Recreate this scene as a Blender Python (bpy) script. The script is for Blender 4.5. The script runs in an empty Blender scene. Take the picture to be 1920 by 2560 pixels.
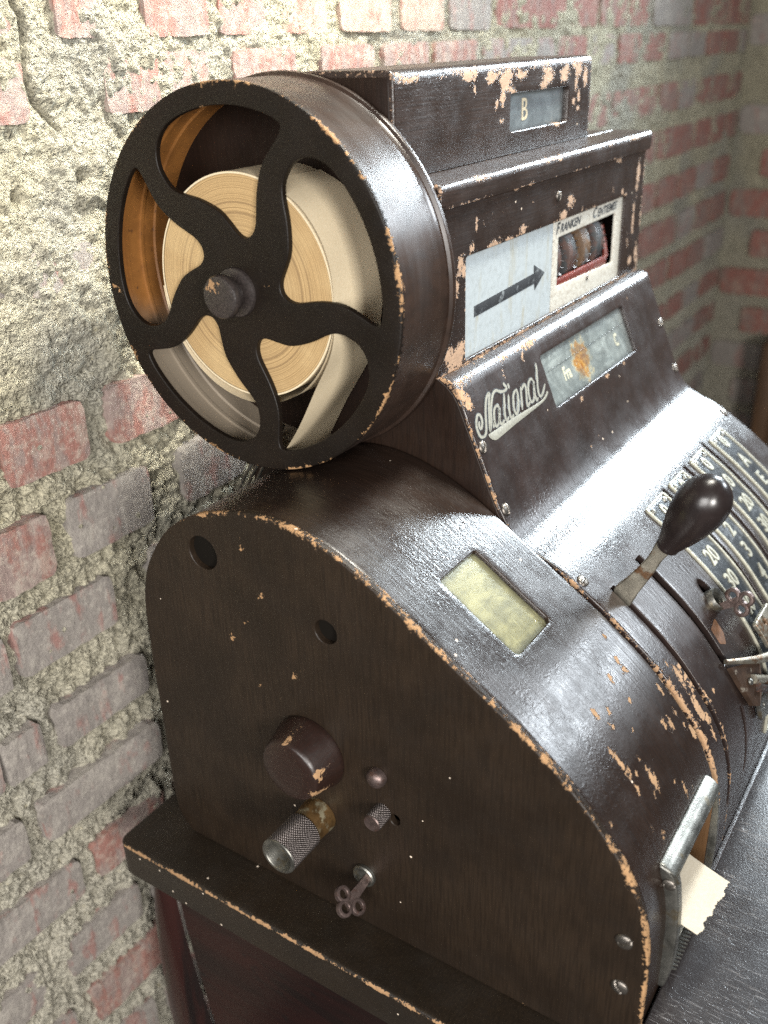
import bpy, bmesh, math, random
import numpy as np
from mathutils import Vector, Matrix
from mathutils.geometry import delaunay_2d_cdt

# ------------------------------------------------------------------ scene, camera, light
S = 0.42            # modelling unit -> metres
ZO = 1.45           # height of the camera above the floor
random.seed(7); rng = np.random.default_rng(7)
scene = bpy.context.scene
C = scene.collection

def W(p): return (p[0]*S, p[1]*S, p[2]*S + ZO)

cd = bpy.data.cameras.new('camera'); cam = bpy.data.objects.new('camera', cd); C.objects.link(cam)
R_ = Vector((0.55001, -0.38429, 0.74149)); 
right = Vector((0.55001, -0.83457, -0.03139)); down = Vector((-0.38429, -0.21953, -0.89673)); fwd = Vector((0.74149, 0.50527, -0.44147))
m = Matrix((right, -down, -fwd)).transposed().to_4x4()
m.translation = Vector(W((-1, 0, 0)))
cam.matrix_world = m
cd.sensor_fit = 'VERTICAL'; cd.sensor_height = 24; cd.lens = 24*2391.25/2560
cd.clip_start = 0.02; cd.clip_end = 50
cd.dof.use_dof = True; cd.dof.focus_distance = 1.66*S; cd.dof.aperture_fstop = 3.2
scene.camera = cam

world = bpy.data.worlds.new('World'); scene.world = world; world.use_nodes = True
bg = world.node_tree.nodes['Background']; bg.inputs[0].default_value = (0.80, 0.9, 1.0, 1); bg.inputs[1].default_value = 0.05

def area(name, loc, target, sx, sy, power, col, spread=180):
    l = bpy.data.lights.new(name, 'AREA'); l.shape = 'RECTANGLE'; l.size = sx*S; l.size_y = sy*S; l.energy = power; l.color = col; l.spread = math.radians(spread)
    o = bpy.data.objects.new(name, l); C.objects.link(o); o.location = W(loc)
    d = Vector(W(target)) - Vector(W(loc)); o.rotation_euler = d.to_track_quat('-Z', 'Y').to_euler()
    return o
area('window_light', (4.55, 0.15, 1.20), (0.5, 0.75, -0.8), 0.7, 1.0, 10.5, (0.82, 0.93, 1.0), 75)
area('window_light', (4.45, -2.7, 1.75), (0.2, 0.5, -0.9), 1.2, 0.9, 13, (0.85, 0.93, 1.0), 110)
area('ceiling_lamp', (1.1, 0.40, 1.75), (0.6, 1.5, -0.2), 0.6, 0.5, 7.6, (1.0, 0.96, 0.85), 75)
area('fill_light', (-3.0, -0.2, 0.3), (0.1, 1.3, -1.1), 2.0, 1.5, 29, (1.0, 0.98, 0.95))  # unseen fill lamp, added to lift the shadow on the wall beside the register
area('door_light', (-2.4, -2.6, 0.25), (0.1, 0.9, -0.9), 1.0, 1.0, 46, (1.0, 0.97, 0.92))
scene.view_settings.view_transform = 'Standard'; scene.view_settings.look = 'None'
scene.view_settings.exposure = 0.0; scene.view_settings.gamma = 1
scene.cycles.max_bounces = 8; scene.cycles.use_denoising = False; scene.cycles.sample_clamp_indirect = 3.0

# ------------------------------------------------------------------ materials
class NT:
    def __init__(s, name):
        s.m = bpy.data.materials.new(name); s.m.use_nodes = True; s.t = s.m.node_tree; s.t.nodes.clear()
        s.out = s.n('ShaderNodeOutputMaterial'); s.b = s.n('ShaderNodeBsdfPrincipled'); s.l(s.b.outputs[0], s.out.inputs[0])
    def n(s, k, **kw):
        x = s.t.nodes.new(k)
        for a, v in kw.items(): setattr(x, a, v)
        return x
    def l(s, a, b): s.t.links.new(a, b)
    def val(s, sock, v):
        if hasattr(v, 'links') or isinstance(v, bpy.types.NodeSocket): s.l(v, sock)
        else: sock.default_value = v
    def coord(s, kind='object', scale=(1, 1, 1)):
        if kind == 'suv': o = s.n('ShaderNodeAttribute', attribute_name='suv').outputs['Vector']
        else: o = s.n('ShaderNodeTexCoord').outputs['Object']
        mp = s.n('ShaderNodeMapping'); mp.inputs['Scale'].default_value = scale; s.l(o, mp.inputs[0]); return mp.outputs[0]
    def noise(s, co, scale, detail=3, rough=.55, dist=0, lac=2.0):
        x = s.n('ShaderNodeTexNoise'); s.l(co, x.inputs['Vector']); x.inputs['Scale'].default_value = scale
        x.inputs['Detail'].default_value = detail; x.inputs['Roughness'].default_value = rough; x.inputs['Distortion'].default_value = dist
        return x.outputs[0]
    def vor(s, co, scale, feature='F1', out='Distance'):
        x = s.n('ShaderNodeTexVoronoi', feature=feature); s.l(co, x.inputs['Vector']); x.inputs['Scale'].default_value = scale; return x.outputs[out]
    def math(s, op, a, b=0.0, c=None, clamp=False):
        x = s.n('ShaderNodeMath', operation=op, use_clamp=clamp); s.val(x.inputs[0], a); s.val(x.inputs[1], b)
        if c is not None: s.val(x.inputs[2], c)
        return x.outputs[0]
    def step(s, v, a, b, lo=0.0, hi=1.0):
        x = s.n('ShaderNodeMapRange', interpolation_type='SMOOTHSTEP'); s.val(x.inputs[0], v)
        x.inputs[1].default_value = a; x.inputs[2].default_value = b; x.inputs[3].default_value = lo; x.inputs[4].default_value = hi
        return x.outputs[0]
    def mix(s, f, a, b, mode='MIX'):
        x = s.n('ShaderNodeMix', data_type='RGBA', blend_type=mode); s.val(x.inputs[0], f)
        s.val(x.inputs[6], a if not isinstance(a, tuple) else (*a, 1)); s.val(x.inputs[7], b if not isinstance(b, tuple) else (*b, 1))
        return x.outputs[2]
    def bump(s, h, strength=.3, dist=.001, normal=None):
        x = s.n('ShaderNodeBump'); s.val(x.inputs['Strength'], strength); x.inputs['Distance'].default_value = dist; s.l(h, x.inputs['Height'])
        if normal is not None: s.l(normal, x.inputs['Normal'])
        s.l(x.outputs[0], s.b.inputs['Normal']); return x.outputs[0]
    def set(s, **kw):
        for k, v in kw.items():
            sock = s.b.inputs[k.replace('_', ' ')]
            if isinstance(v, tuple) and len(v) == 3: v = (*v, 1)
            s.val(sock, v)
        return s

def paint(name, base, alt, rough=.30, kind='suv', grain=(1, 1, 1), fleck=1.0, gstr=.25, chipcol=(.30, .175, .085), dots=True, amp=1.15, spec=.5, rv=.16, hairs=0):
    t = NT(name); co = t.coord(kind); gc = t.coord(kind, grain)
    g = t.noise(gc, 620, 2, .6); g2 = t.noise(gc, 260, 3, .6)
    big = t.noise(co, 14, 4, .6)
    col = t.mix(t.step(big, .35, .68), base, alt)
    col = t.mix(t.math('MULTIPLY', t.step(g, .35, .7), .7), col, tuple(c*.45 for c in base))
    w = t.n('ShaderNodeAttribute', attribute_name='wear').outputs['Fac']
    n1 = t.noise(co, 330, 5, .68, .6); n2 = t.noise(co, 90, 2, .5)
    nn = t.math('ADD', t.math('MULTIPLY', n1, .7), t.math('MULTIPLY', n2, .3))
    v = t.math('ADD', w, t.math('MULTIPLY', t.math('SUBTRACT', nn, .5), amp*2.2))
    v = t.math('MINIMUM', v, t.math('MULTIPLY', w, 12.0))
    mask = t.step(v, .485, .515)
    mask = t.math('MULTIPLY', mask, t.step(w, .02, .06))
    # tiny isolated nicks
    vd = t.n('ShaderNodeTexVoronoi'); t.l(co, vd.inputs['Vector']); vd.inputs['Scale'].default_value = 95
    sel = t.n('ShaderNodeSeparateColor'); t.l(vd.outputs['Color'], sel.inputs[0])
    nick = t.math('MULTIPLY', t.math('LESS_THAN', vd.outputs['Distance'], .085), t.math('GREATER_THAN', sel.outputs[0], 1-.045*fleck))
    rim = t.math('SUBTRACT', t.step(v, .40, .485), mask, clamp=True)
    chip = t.mix(t.step(t.noise(co, 140, 4), .3, .7), chipcol, tuple(c*.78 for c in chipcol))
    chip = t.mix(t.math('MULTIPLY', t.step(t.noise(co, 700, 2), .55, .75), .5), chip, tuple(c*.45 for c in chipcol))
    col = t.mix(mask, col, chip)
    col = t.mix(nick, col, (.62, .52, .42))
    t.set(Base_Color=col)
    sm = t.noise(co, 30, 5, .7)
    r = t.math('ADD', t.math('MULTIPLY', t.step(sm, .3, .75), rv), rough-.06)
    r = t.math('ADD', r, t.math('MULTIPLY', g, .12))
    r = t.mix(mask, r, (.75, .75, .75))
    t.set(Roughness=r)
    h = t.math('ADD', t.math('MULTIPLY', g, .35), t.math('MULTIPLY', g2, .5))
    craze = t.math('MULTIPLY', t.math('ABSOLUTE', t.math('SUBTRACT', t.noise(co, 250, 2, .55, .6), .5)), 1.6)
    h = t.math('ADD', h, t.math('MULTIPLY', craze, t.step(t.noise(co, 11, 3), .40, .60, .15, .9)))
    h = t.math('SUBTRACT', h, t.math('MULTIPLY', mask, 2.2))
    h = t.math('ADD', h, t.math('MULTIPLY', t.math('MULTIPLY', rim, t.step(w, .02, .06)), .5))
    t.bump(h, gstr, .0008); t.b.inputs['Specular IOR Level'].default_value = spec
    return t.m

GR = (1, .07, 1)     # grain runs along v
M = {}
M['panel'] = paint('brown_woodgrain_paint', (.0195, .0125, .0078), (.0125, .0082, .0054), .38, grain=(1, .05, 1), gstr=.38, fleck=1.2, spec=.24, rv=.14)
M['drum'] = paint('brown_gloss_paint', (.019, .0110, .0078), (.0125, .0075, .0054), .24, grain=(1, .05, 1), gstr=.34, fleck=1.5, hairs=.12)
M['body'] = paint('brown_grey_paint', (.023, .0145, .0125), (.015, .0098, .0084), .26, grain=(1, .10, 1), gstr=.33, fleck=1.5, hairs=.10, chipcol=(.34, .205, .110))
M['front'] = paint('brown_front_paint', (.028, .018, .0145), (.017, .011, .009), .27, grain=(.06, 1, 1), gstr=.42, hairs=.2, fleck=1.2, chipcol=(.37, .240, .155))
M['obj'] = paint('dark_brown_paint', (.016, .009, .006), (.011, .006, .0045), .40, kind='object', grain=(1, 1, .08), gstr=.2, fleck=.3, spec=.18)
M['reel'] = paint('reel_paint', (.0095, .0062, .0042), (.006, .004, .0028), .40, grain=(1, 1, 1), gstr=.25, fleck=.4, spec=.22)
M['board'] = paint('board_paint', (.016, .0105, .0062), (.011, .0078, .005), .36, grain=(.5, 1, 1), gstr=.4, fleck=2.2, spec=.5)
M['dark'] = NT('shade_black').set(Base_Color=(.006, .005, .004), Roughness=.7).m  # near-black colour paints the shade inside holes, seam and recesses

def simple(name, base, rough, metal=0.0, var=.25, scale=60, bumps=.15, bscale=500, kind='object', stretch=(1, 1, 1), spots=None, spotamt=.6):
    t = NT(name); co = t.coord(kind, stretch)
    n = t.noise(co, scale, 5, .6); col = t.mix(t.step(n, .3, .7), base, tuple(c*(1-var) for c in base))
    if spots: col = t.mix(t.step(t.noise(co, scale*.55, 5, .65), spotamt-.05, spotamt+.05), col, spots)
    t.set(Base_Color=col, Roughness=t.math('ADD', rough-.08, t.math('MULTIPLY', t.noise(co, scale*1.7, 4), .2)), Metallic=metal)
    t.bump(t.noise(co, bscale, 4, .6), bumps, .0005)
    return t.m
M['nickel'] = simple('worn_nickel', (.27, .265, .24), .40, .95, .5, 90, .35, 700, spots=(.20, .17, .12), spotamt=.62)
M['steel'] = simple('stained_steel', (.33, .305, .25), .42, .85, .4, 120, .35, 600, spots=(.16, .09, .05), spotamt=.56)
M['screw'] = simple('screw_steel', (.20, .18, .16), .36, .9, .5, 300, .2, 900)
M['darksteel'] = simple('dark_steel', (.085, .075, .072), .38, .75, .35, 200, .3, 900, spots=(.14, .07, .05), spotamt=.6)
M['keysteel'] = simple('brown_key_steel', (.15, .11, .10), .42, .8, .4, 300, .3, 900, spots=(.10, .06, .05), spotamt=.58)
M['rust'] = simple('rusty_bracket', (.050, .028, .017), .55, .4, .5, 90, .4, 600, spots=(.26, .23, .19), spotamt=.60)
M['brass'] = simple('tarnished_brass', (.20, .115, .045), .40, .7, .6, 120, .3, 500, spots=(.34, .30, .20), spotamt=.55)
M['bakelite'] = simple('black_bakelite', (.016, .0115, .011), .27, 0, .3, 90, .05, 900)
M['ink'] = simple('worn_black_ink', (.018, .020, .024), .55, 0, .3, 90, .1, 500, spots=(.17, .19, .20), spotamt=.60)
M['red'] = simple('red_bar', (.13, .020, .012), .45, 0, .4, 90, .1, 500)
M['pink'] = simple('faded_pink', (.085, .045, .035), .5, 0, .5, 120, .1, 500, spots=(.035, .038, .04), spotamt=.50)
M['ochre'] = simple('faded_ochre', (.12, .065, .028), .5, 0, .5, 120, .1, 500, spots=(.12, .12, .12), spotamt=.54)
M['silverprint'] = simple('silver_print', (.25, .245, .205), .48, .25, .3, 500, .15, 1500, spots=(.17, .16, .14), spotamt=.62)
M['letter'] = simple('cream_metal', (.37, .36, .29), .42, .3, .25, 300, .1, 500)
M['scale'] = simple('scale_enamel', (.040, .046, .052), .26, .3, .5, 120, .3, 500, spots=(.10, .11, .12), spotamt=.6)
M['tan'] = simple('tan_lacquer', (.30, .125, .028), .42, 0, .25, 40, .2, 300, spots=(.05, .025, .012), spotamt=.71)
M['brush'] = simple('brown_brushed', (.11, .055, .022), .4, .3, .4, 60, .5, 500, stretch=(1, 1, .1))
M['chip'] = simple('orange_chip', (.13, .062, .030), .6, 0, .4, 200, .2, 500)

t = NT('reel_lacquer'); co = t.coord('object'); sp = t.n('ShaderNodeSeparateXYZ'); t.l(co, sp.inputs[0])
n = t.noise(co, 45, 5, .65); col = t.mix(t.step(n, .3, .7), (.25, .105, .026), (.17, .070, .018))
col = t.mix(t.math('MULTIPLY', t.step(t.noise(co, 150, 4, .7), .62, .70), .8), col, (.06, .028, .014))
dz = t.math('ADD', sp.outputs[2], t.math('MULTIPLY', t.noise(co, 25, 4), .05))
col = t.mix(t.step(dz, .505, .455), col, (.20, .165, .125)); t.set(Base_Color=col, Roughness=.45); t.bump(n, .2, .0006); M['reelin'] = t.m
# enamel dial plate
t = NT('dial_enamel'); co = t.coord('suv')
n = t.noise(co, 160, 5, .7); streak = t.noise(t.coord('suv', (1, .25, 1)), 60, 5, .65, .5)
col = t.mix(t.step(n, .4, .75), (.345, .385, .405), (.28, .31, .32))
col = t.mix(t.math('MULTIPLY', t.step(streak, .50, .72), .6), col, (.27, .235, .14))
col = t.mix(t.step(t.noise(co, 700, 2), .70, .76), col, (.20, .15, .09))
t.set(Base_Color=col, Roughness=.34); t.bump(n, .12, .0004); M['plate'] = t.m
# dial right half, whiter and dirtier
t = NT('dial_enamel_white'); co = t.coord('suv'); n = t.noise(co, 260, 5, .7)
col = t.mix(t.step(n, .4, .65), (.50, .49, .44), (.36, .33, .28)); col = t.mix(t.step(t.noise(co, 900, 3), .62, .70), col, (.14, .13, .12))
t.set(Base_Color=col, Roughness=.4); t.bump(n, .2, .0004); M['plate2'] = t.m
# window plates
def windowplate(name, a, b, rough, rustspot=None):
    t = NT(name); co = t.coord('suv')
    n = t.noise(t.coord('suv', (.25, 1, 1)), 70, 5, .6, .4)
    col = t.mix(t.step(n, .35, .7), a, b)
    if rustspot:
        mp = t.n('ShaderNodeMapping'); mp.inputs['Location'].default_value = (-rustspot[0]*S, -rustspot[1]*S, 0); at = t.n('ShaderNodeAttribute', attribute_name='suv'); t.l(at.outputs['Vector'], mp.inputs[0])
        ln = t.n('ShaderNodeVectorMath', operation='LENGTH'); t.l(mp.outputs[0], ln.inputs[0])
        d = t.math('ADD', t.math('DIVIDE', ln.outputs['Value'], rustspot[2]*S), t.math('MULTIPLY', t.math('SUBTRACT', t.noise(co, 130, 5, .7), .5), 2.6))
        rc = t.mix(t.step(t.noise(co, 260, 4, .7), .35, .6), (.56, .30, .07), (.30, .11, .02))
        col = t.mix(t.step(d, 1.2, .95), col, (.58, .52, .36)); col = t.mix(t.step(d, 1.0, .85), col, rc)
    ew = t.n('ShaderNodeAttribute', attribute_name='wear').outputs['Fac']; ev = t.math('ADD', ew, t.math('MULTIPLY', t.math('SUBTRACT', t.noise(co, 90, 4, .7), .5), .8))
    col = t.mix(t.math('MULTIPLY', t.step(ev, .35, .75), .8), col, tuple(x*.45+.02 for x in b)); hl = t.step(t.noise(t.coord('suv', (1, .08, 1)), 330, 2, .5, 2.5), .66, .68); col = t.mix(t.math('MULTIPLY', hl, .4), col, tuple(min(.8, x*1.7) for x in a))
    cl = t.step(t.noise(co, 28, 5, .7, 1.2), .38, .66); col = t.mix(t.math('MULTIPLY', cl, .7), col, tuple(x*.6 for x in b))
    t.set(Base_Color=col, Roughness=rough); t.bump(n, .1, .0004); return t.m
M['glassgrey'] = windowplate('grey_flag', (.24, .27, .29), (.16, .18, .20), .3)
M['glassnat'] = windowplate('grey_name_flag', (.33, .355, .35), (.17, .19, .195), .20, (.845, .118, .040))
M['yellow'] = windowplate('yellowed_window', (.34, .31, .165), (.19, .175, .10), .28)

M['dark'].node_tree.nodes['Principled BSDF'].inputs['Specular IOR Level'].default_value = .05
t = NT('window_glass'); t.t.nodes.remove(t.b)
tr = t.n('ShaderNodeBsdfTransparent'); tr.inputs[0].default_value = (.93, .95, .95, 1); gl = t.n('ShaderNodeBsdfGlossy'); gl.inputs['Roughness'].default_value = .06
lw_ = t.n('ShaderNodeLayerWeight'); lw_.inputs[0].default_value = .5; fr = t.n('ShaderNodeMath', operation='MULTIPLY_ADD'); fr.inputs[1].default_value = .8; fr.inputs[2].default_value = .05; t.l(t.math('POWER', lw_.outputs['Facing'], 4.0), fr.inputs[0]); mx = t.n('ShaderNodeMixShader')
t.l(fr.outputs[0], mx.inputs[0]); t.l(tr.outputs[0], mx.inputs[1]); t.l(gl.outputs[0], mx.inputs[2]); t.l(mx.outputs[0], t.out.inputs[0])
bp = t.n('ShaderNodeBump'); bp.inputs['Strength'].default_value = .1; bp.inputs['Distance'].default_value = .001; t.l(t.noise(t.coord('object'), 120, 4), bp.inputs['Height']); t.l(bp.outputs[0], gl.inputs['Normal'])
M['glass'] = t.m

# paper
t = NT('roll_paper'); co = t.coord('object'); n = t.noise(co, 900, 3)
t.set(Base_Color=t.mix(t.step(n, .3, .7), (.56, .475, .335), (.49, .405, .27)), Roughness=.8); t.bump(n, .08, .0003); M['paper'] = t.m
t = NT('receipt_paper'); co = t.coord('object'); n = t.noise(co, 500, 4); 
t.set(Base_Color=t.mix(t.step(t.noise(co, 1500, 2), .66, .72), t.mix(t.step(n, .3, .7), (.53, .47, .37), (.48, .42, .32)), (.45, .38, .27)), Roughness=.8); t.bump(n, .1, .0003); M['receipt'] = t.m
# edge of the coiled paper: fine rings about the roll axis
t = NT('roll_edge'); co = t.coord('object'); sp = t.n('ShaderNodeSeparateXYZ'); t.l(co, sp.inputs[0])
yy = sp.outputs[1]; zz = sp.outputs[2]
r = t.math('SQRT', t.math('ADD', t.math('MULTIPLY', yy, yy), t.math('MULTIPLY', zz, zz)))
r = t.math('ADD', r, t.math('MULTIPLY', t.noise(co, 14, 2), .0016))
def ring(sc, d=2):
    x = t.n('ShaderNodeTexNoise', noise_dimensions='1D'); t.l(r, x.inputs['W']); x.inputs['Scale'].default_value = sc; x.inputs['Detail'].default_value = d; return x.outputs[0]
ra = ring(1300, 3); rb = ring(260, 3)
col = t.mix(t.step(ra, .40, .66), (.37, .25, .118), (.235, .15, .065)); col = t.mix(t.math('MULTIPLY', t.step(rb, .60, .72), .55), col, (.15, .09, .04))
col = t.mix(t.math('MULTIPLY', t.step(t.noise(co, 22, 3), .45, .7), .3), col, (.48, .36, .19))
t.set(Base_Color=col, Roughness=.75); t.bump(ra, .35, .0006); M['rolledge'] = t.m

# knurled metal
t = NT('knurled_metal'); co = t.coord('suv')
sp = t.n('ShaderNodeSeparateXYZ'); t.l(co, sp.inputs[0])
a = t.math('SINE', t.math('MULTIPLY', t.math('ADD', sp.outputs[0], sp.outputs[1]), 1500)); b = t.math('SINE', t.math('MULTIPLY', t.math('SUBTRACT', sp.outputs[0], sp.outputs[1]), 1500))
h = t.math('MULTIPLY', t.math('ABSOLUTE', a), t.math('ABSOLUTE', b))
t.set(Base_Color=t.mix(t.step(h, .1, .7), (.035, .028, .026), (.24, .21, .20)), Roughness=.38, Metallic=.8); t.bump(h, .8, .0008); M['knurl'] = t.m

# metal writing shelf
t = NT('scratched_shelf'); co = t.coord('suv'); big = t.noise(co, 9, 4, .6)
col = t.mix(t.step(big, .35, .7), (.030, .027, .028), (.020, .015, .014))
def scr(sc, sx, sy, ang, lo):
    mp = t.n('ShaderNodeMapping'); mp.inputs['Rotation'].default_value = (0, 0, ang); mp.inputs['Scale'].default_value = (sx, sy, 1)
    at = t.n('ShaderNodeAttribute', attribute_name='suv'); t.l(at.outputs['Vector'], mp.inputs[0])
    return t.step(t.noise(mp.outputs[0], sc, 2, .5, 2.2), lo, lo+.02)
s_ = t.math('MAXIMUM', t.math('MAXIMUM', scr(420, 1, .05, .5, .655), scr(500, 1, .04, -.7, .66)), t.math('MAXIMUM', scr(600, 1, .05, 1.4, .66), scr(380, 1, .03, 2.2, .66)))
cir = t.step(t.math('ABSOLUTE', t.math('SUBTRACT', t.noise(co, 45, 1, .4, .8), .5)), .006, .0)
s_ = t.math('MAXIMUM', s_, t.math('MULTIPLY', cir, .8)); s_ = t.math('MULTIPLY', s_, t.step(t.noise(co, 16, 3), .38, .62))
col = t.mix(t.math('MULTIPLY', s_, .6), col, (.26, .245, .24))
t.set(Base_Color=col, Roughness=t.math('ADD', .16, t.math('MULTIPLY', t.noise(co, 40, 5, .7), .22)))
t.b.inputs['Specular IOR Level'].default_value = .32; t.bump(t.math('ADD', t.noise(co, 500, 4), s_), .3, .0004); M['shelf'] = t.m

# cherry wood cabinet
t = NT('dark_cherry_wood'); co = t.coord('object', (1, .12, 1)); n = t.noise(co, 26, 6, .65, .8)
co2 = t.coord('object')
col = t.mix(t.step(n, .35, .7), (.008, .0045, .004), (.018, .006, .005)); col = t.mix(t.step(t.noise(co2, 60, 5, .6), .58, .75), col, (.006, .005, .005))
vd = t.n('ShaderNodeTexVoronoi'); t.l(co2, vd.inputs['Vector']); vd.inputs['Scale'].default_value = 120
sel = t.n('ShaderNodeSeparateColor'); t.l(vd.outputs['Color'], sel.inputs[0])
dust = t.math('MULTIPLY', t.math('LESS_THAN', vd.outputs['Distance'], .12), t.math('GREATER_THAN', sel.outputs[0], .90))
col = t.mix(dust, col, (.42, .36, .34)); t.set(Base_Color=col, Roughness=.30); t.b.inputs['Specular IOR Level'].default_value = .2; t.bump(n, .1, .0005); M['cherry'] = t.m

# wall
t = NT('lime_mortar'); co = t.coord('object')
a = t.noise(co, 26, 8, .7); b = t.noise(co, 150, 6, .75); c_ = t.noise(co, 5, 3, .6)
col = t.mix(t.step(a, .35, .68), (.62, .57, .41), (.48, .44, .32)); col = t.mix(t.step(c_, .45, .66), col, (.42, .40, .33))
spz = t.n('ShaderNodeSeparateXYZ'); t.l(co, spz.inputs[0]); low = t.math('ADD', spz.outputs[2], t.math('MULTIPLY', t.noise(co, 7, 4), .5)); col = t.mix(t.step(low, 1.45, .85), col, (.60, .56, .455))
col = t.mix(t.math('MULTIPLY', t.step(b, .58, .72), .6), col, (.56, .47, .24)); col = t.mix(t.math('MULTIPLY', t.step(t.noise(co, 260, 5, .75), .50, .36), .85), col, (.15, .135, .095))  # dark noise patches paint crevice shade into the mortar colour
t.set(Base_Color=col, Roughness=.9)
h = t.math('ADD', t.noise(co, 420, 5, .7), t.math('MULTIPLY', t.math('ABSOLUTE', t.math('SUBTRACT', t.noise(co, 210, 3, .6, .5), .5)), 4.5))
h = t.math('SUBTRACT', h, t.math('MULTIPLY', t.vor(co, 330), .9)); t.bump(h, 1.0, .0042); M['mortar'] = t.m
def brickmat(name, red, grey, smear, bias):
    t = NT(name)
    geo = t.n('ShaderNodeNewGeometry'); P = geo.outputs['Position']
    mp2 = t.n('ShaderNodeMapping'); t.l(P, mp2.inputs[0]); mp2.inputs['Scale'].default_value = (1, 1, .22); mp2.inputs['Rotation'].default_value = (0, .12, 0)
    inf = t.n('ShaderNodeObjectInfo')
    st = t.noise(mp2.outputs[0], 70, 4, .6); st2 = t.noise(mp2.outputs[0], 240, 3, .6); a = t.noise(P, 45, 6, .7)
    k = t.math('ADD', t.math('ADD', st, t.math('MULTIPLY', inf.outputs['Random'], .10)), t.math('MULTIPLY', t.math('SUBTRACT', a, .5), .5))
    col = t.mix(t.step(k, bias, bias+.16), grey, red)
    col = t.mix(t.math('MULTIPLY', t.step(st2, .52, .70), .40), col, tuple(x*.5 for x in grey))
    col = t.mix(t.math('MULTIPLY', t.step(t.noise(P, 130, 6, .75), .46, .66), .55), col, smear)
    col = t.mix(t.math('MULTIPLY', t.step(t.noise(P, 22, 5, .7), .54, .66), .45), col, smear)
    col = t.mix(t.math('MULTIPLY', t.step(t.noise(P, 420, 3), .64, .72), .6), col, tuple(x*.35 for x in grey))
    t.set(Base_Color=col, Roughness=.85); t.bump(t.math('ADD', t.noise(P, 260, 6, .75), t.math('MULTIPLY', st, 1.0)), .8, .0022); return t.m
M['brickred'] = brickmat('red_brick', (.27, .13, .105), (.25, .185, .165), (.44, .385, .32), .47)
M['brickgrey'] = brickmat('grey_brick', (.27, .15, .13), (.235, .21, .19), (.42, .385, .335), .57)
M['bricklime'] = brickmat('limed_brick', (.31, .135, .105), (.38, .27, .215), (.48, .43, .34), .48)
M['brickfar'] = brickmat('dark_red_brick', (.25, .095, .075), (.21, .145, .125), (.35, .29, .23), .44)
M['post'] = simple('brown_timber', (.12, .06, .025), .6, 0, .5, 40, .3, 200, stretch=(1, 1, .1))
M['floor'] = simple('grey_floor', (.12, .11, .10), .8, 0, .3, 8, .2, 80)

# ------------------------------------------------------------------ mesh helpers
ROOT = {}
def root(name, loc, label, cat, group=None):
    o = bpy.data.objects.new(name, None); C.objects.link(o); o.location = W(loc); o['label'] = label; o['category'] = cat
    if group: o['group'] = group
    o.empty_display_size = .05
    return o

def mkobj(name, verts, faces, mat, parent=None, wear=None, suv=None, smooth=True, sharp=40, origin=None, label=None, kind=None):
    """verts in modelling units; origin (units) defaults to the top-level thing's base"""
    me = bpy.data.meshes.new(name)
    top = parent
    while top is not None and top.parent is not None: top = top.parent
    V = np.array(verts, float)*S; V[:, 2] += ZO
    if origin is not None: O = np.array(W(origin))
    elif top is not None: O = np.array(top.location)
    else: O = np.zeros(3)
    V = V - O
    me.from_pydata(V.tolist(), [], faces); me.materials.append(mat)
    if wear is not None:
        a = me.attributes.new('wear', 'FLOAT', 'POINT'); a.data.foreach_set('value', np.array(wear, 'f'))
    if suv is not None:
        s3 = np.zeros((len(V), 3), 'f'); suv = np.array(suv); s3[:, :suv.shape[1]] = suv*S
        a = me.attributes.new('suv', 'FLOAT_VECTOR', 'POINT'); a.data.foreach_set('vector', s3.ravel())
    bm = bmesh.new(); bm.from_mesh(me); bmesh.ops.recalc_face_normals(bm, faces=bm.faces); bm.to_mesh(me); bm.free()
    if smooth:
        me.polygons.foreach_set('use_smooth', [True]*len(me.polygons)); me.set_sharp_from_angle(angle=math.radians(sharp))
    o = bpy.data.objects.new(name, me); C.objects.link(o)
    if parent is not None: o.parent = parent
    if parent is not None and parent.type == 'MESH': base = np.array(parent['_o'])
    elif parent is not None: base = np.array(parent.location)
    else: base = np.zeros(3)
    o.location = (O - base).tolist(); o['_o'] = O.tolist()
    if label: o['label'] = label
    if kind: o['kind'] = kind
    return o

def pip(P, loop):
    x, y = P[:, 0], P[:, 1]; ins = np.zeros(len(P), bool); L = np.array(loop); n = len(L); j = n-1
    for i in range(n):
        xi, yi = L[i]; xj, yj = L[j]
        c = ((yi > y) != (yj > y)) & (x < (xj-xi)*(y-yi)/(yj-yi+1e-15)+xi); ins ^= c; j = i
    return ins
def segdist(P, loop):
    A = np.array(loop); B = np.roll(A, -1, 0); out = np.full(len(P), 1e9)
    for a, b in zip(A, B):
        ab = b-a; t_ = np.clip(((P-a)@ab)/(ab@ab+1e-15), 0, 1); d = np.hypot(*(P-(a+t_[:, None]*ab)).T); out = np.minimum(out, d)
    return out
def area2(L): L = np.array(L); x, y = L.T; return float((x*np.roll(y, -1)-np.roll(x, -1)*y).sum())
def dens(L, st):
    out = []; n = len(L)
    for i in range(n):
        a = np.array(L[i]); b = np.array(L[(i+1) % n]); k = max(1, int(math.ceil(np.linalg.norm(b-a)/st)))
        out += [tuple(a+(b-a)*j/k) for j in range(k)]
    return out
def offset(L, d):
    """move a CCW loop inwards by d"""
    A = np.array(L); p = np.roll(A, 1, 0); q = np.roll(A, -1, 0)
    t1 = A-p; t1 /= np.linalg.norm(t1, axis=1)[:, None]+1e-12; t2 = q-A; t2 /= np.linalg.norm(t2, axis=1)[:, None]+1e-12
    n1 = np.c_[-t1[:, 1], t1[:, 0]]; n2 = np.c_[-t2[:, 1], t2[:, 0]]; n = n1+n2; ln = np.linalg.norm(n, axis=1)[:, None]; n /= ln+1e-9
    k = 1/np.maximum((n*n1).sum(1), .5)
    return A+n*(d*k)[:, None]
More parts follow.
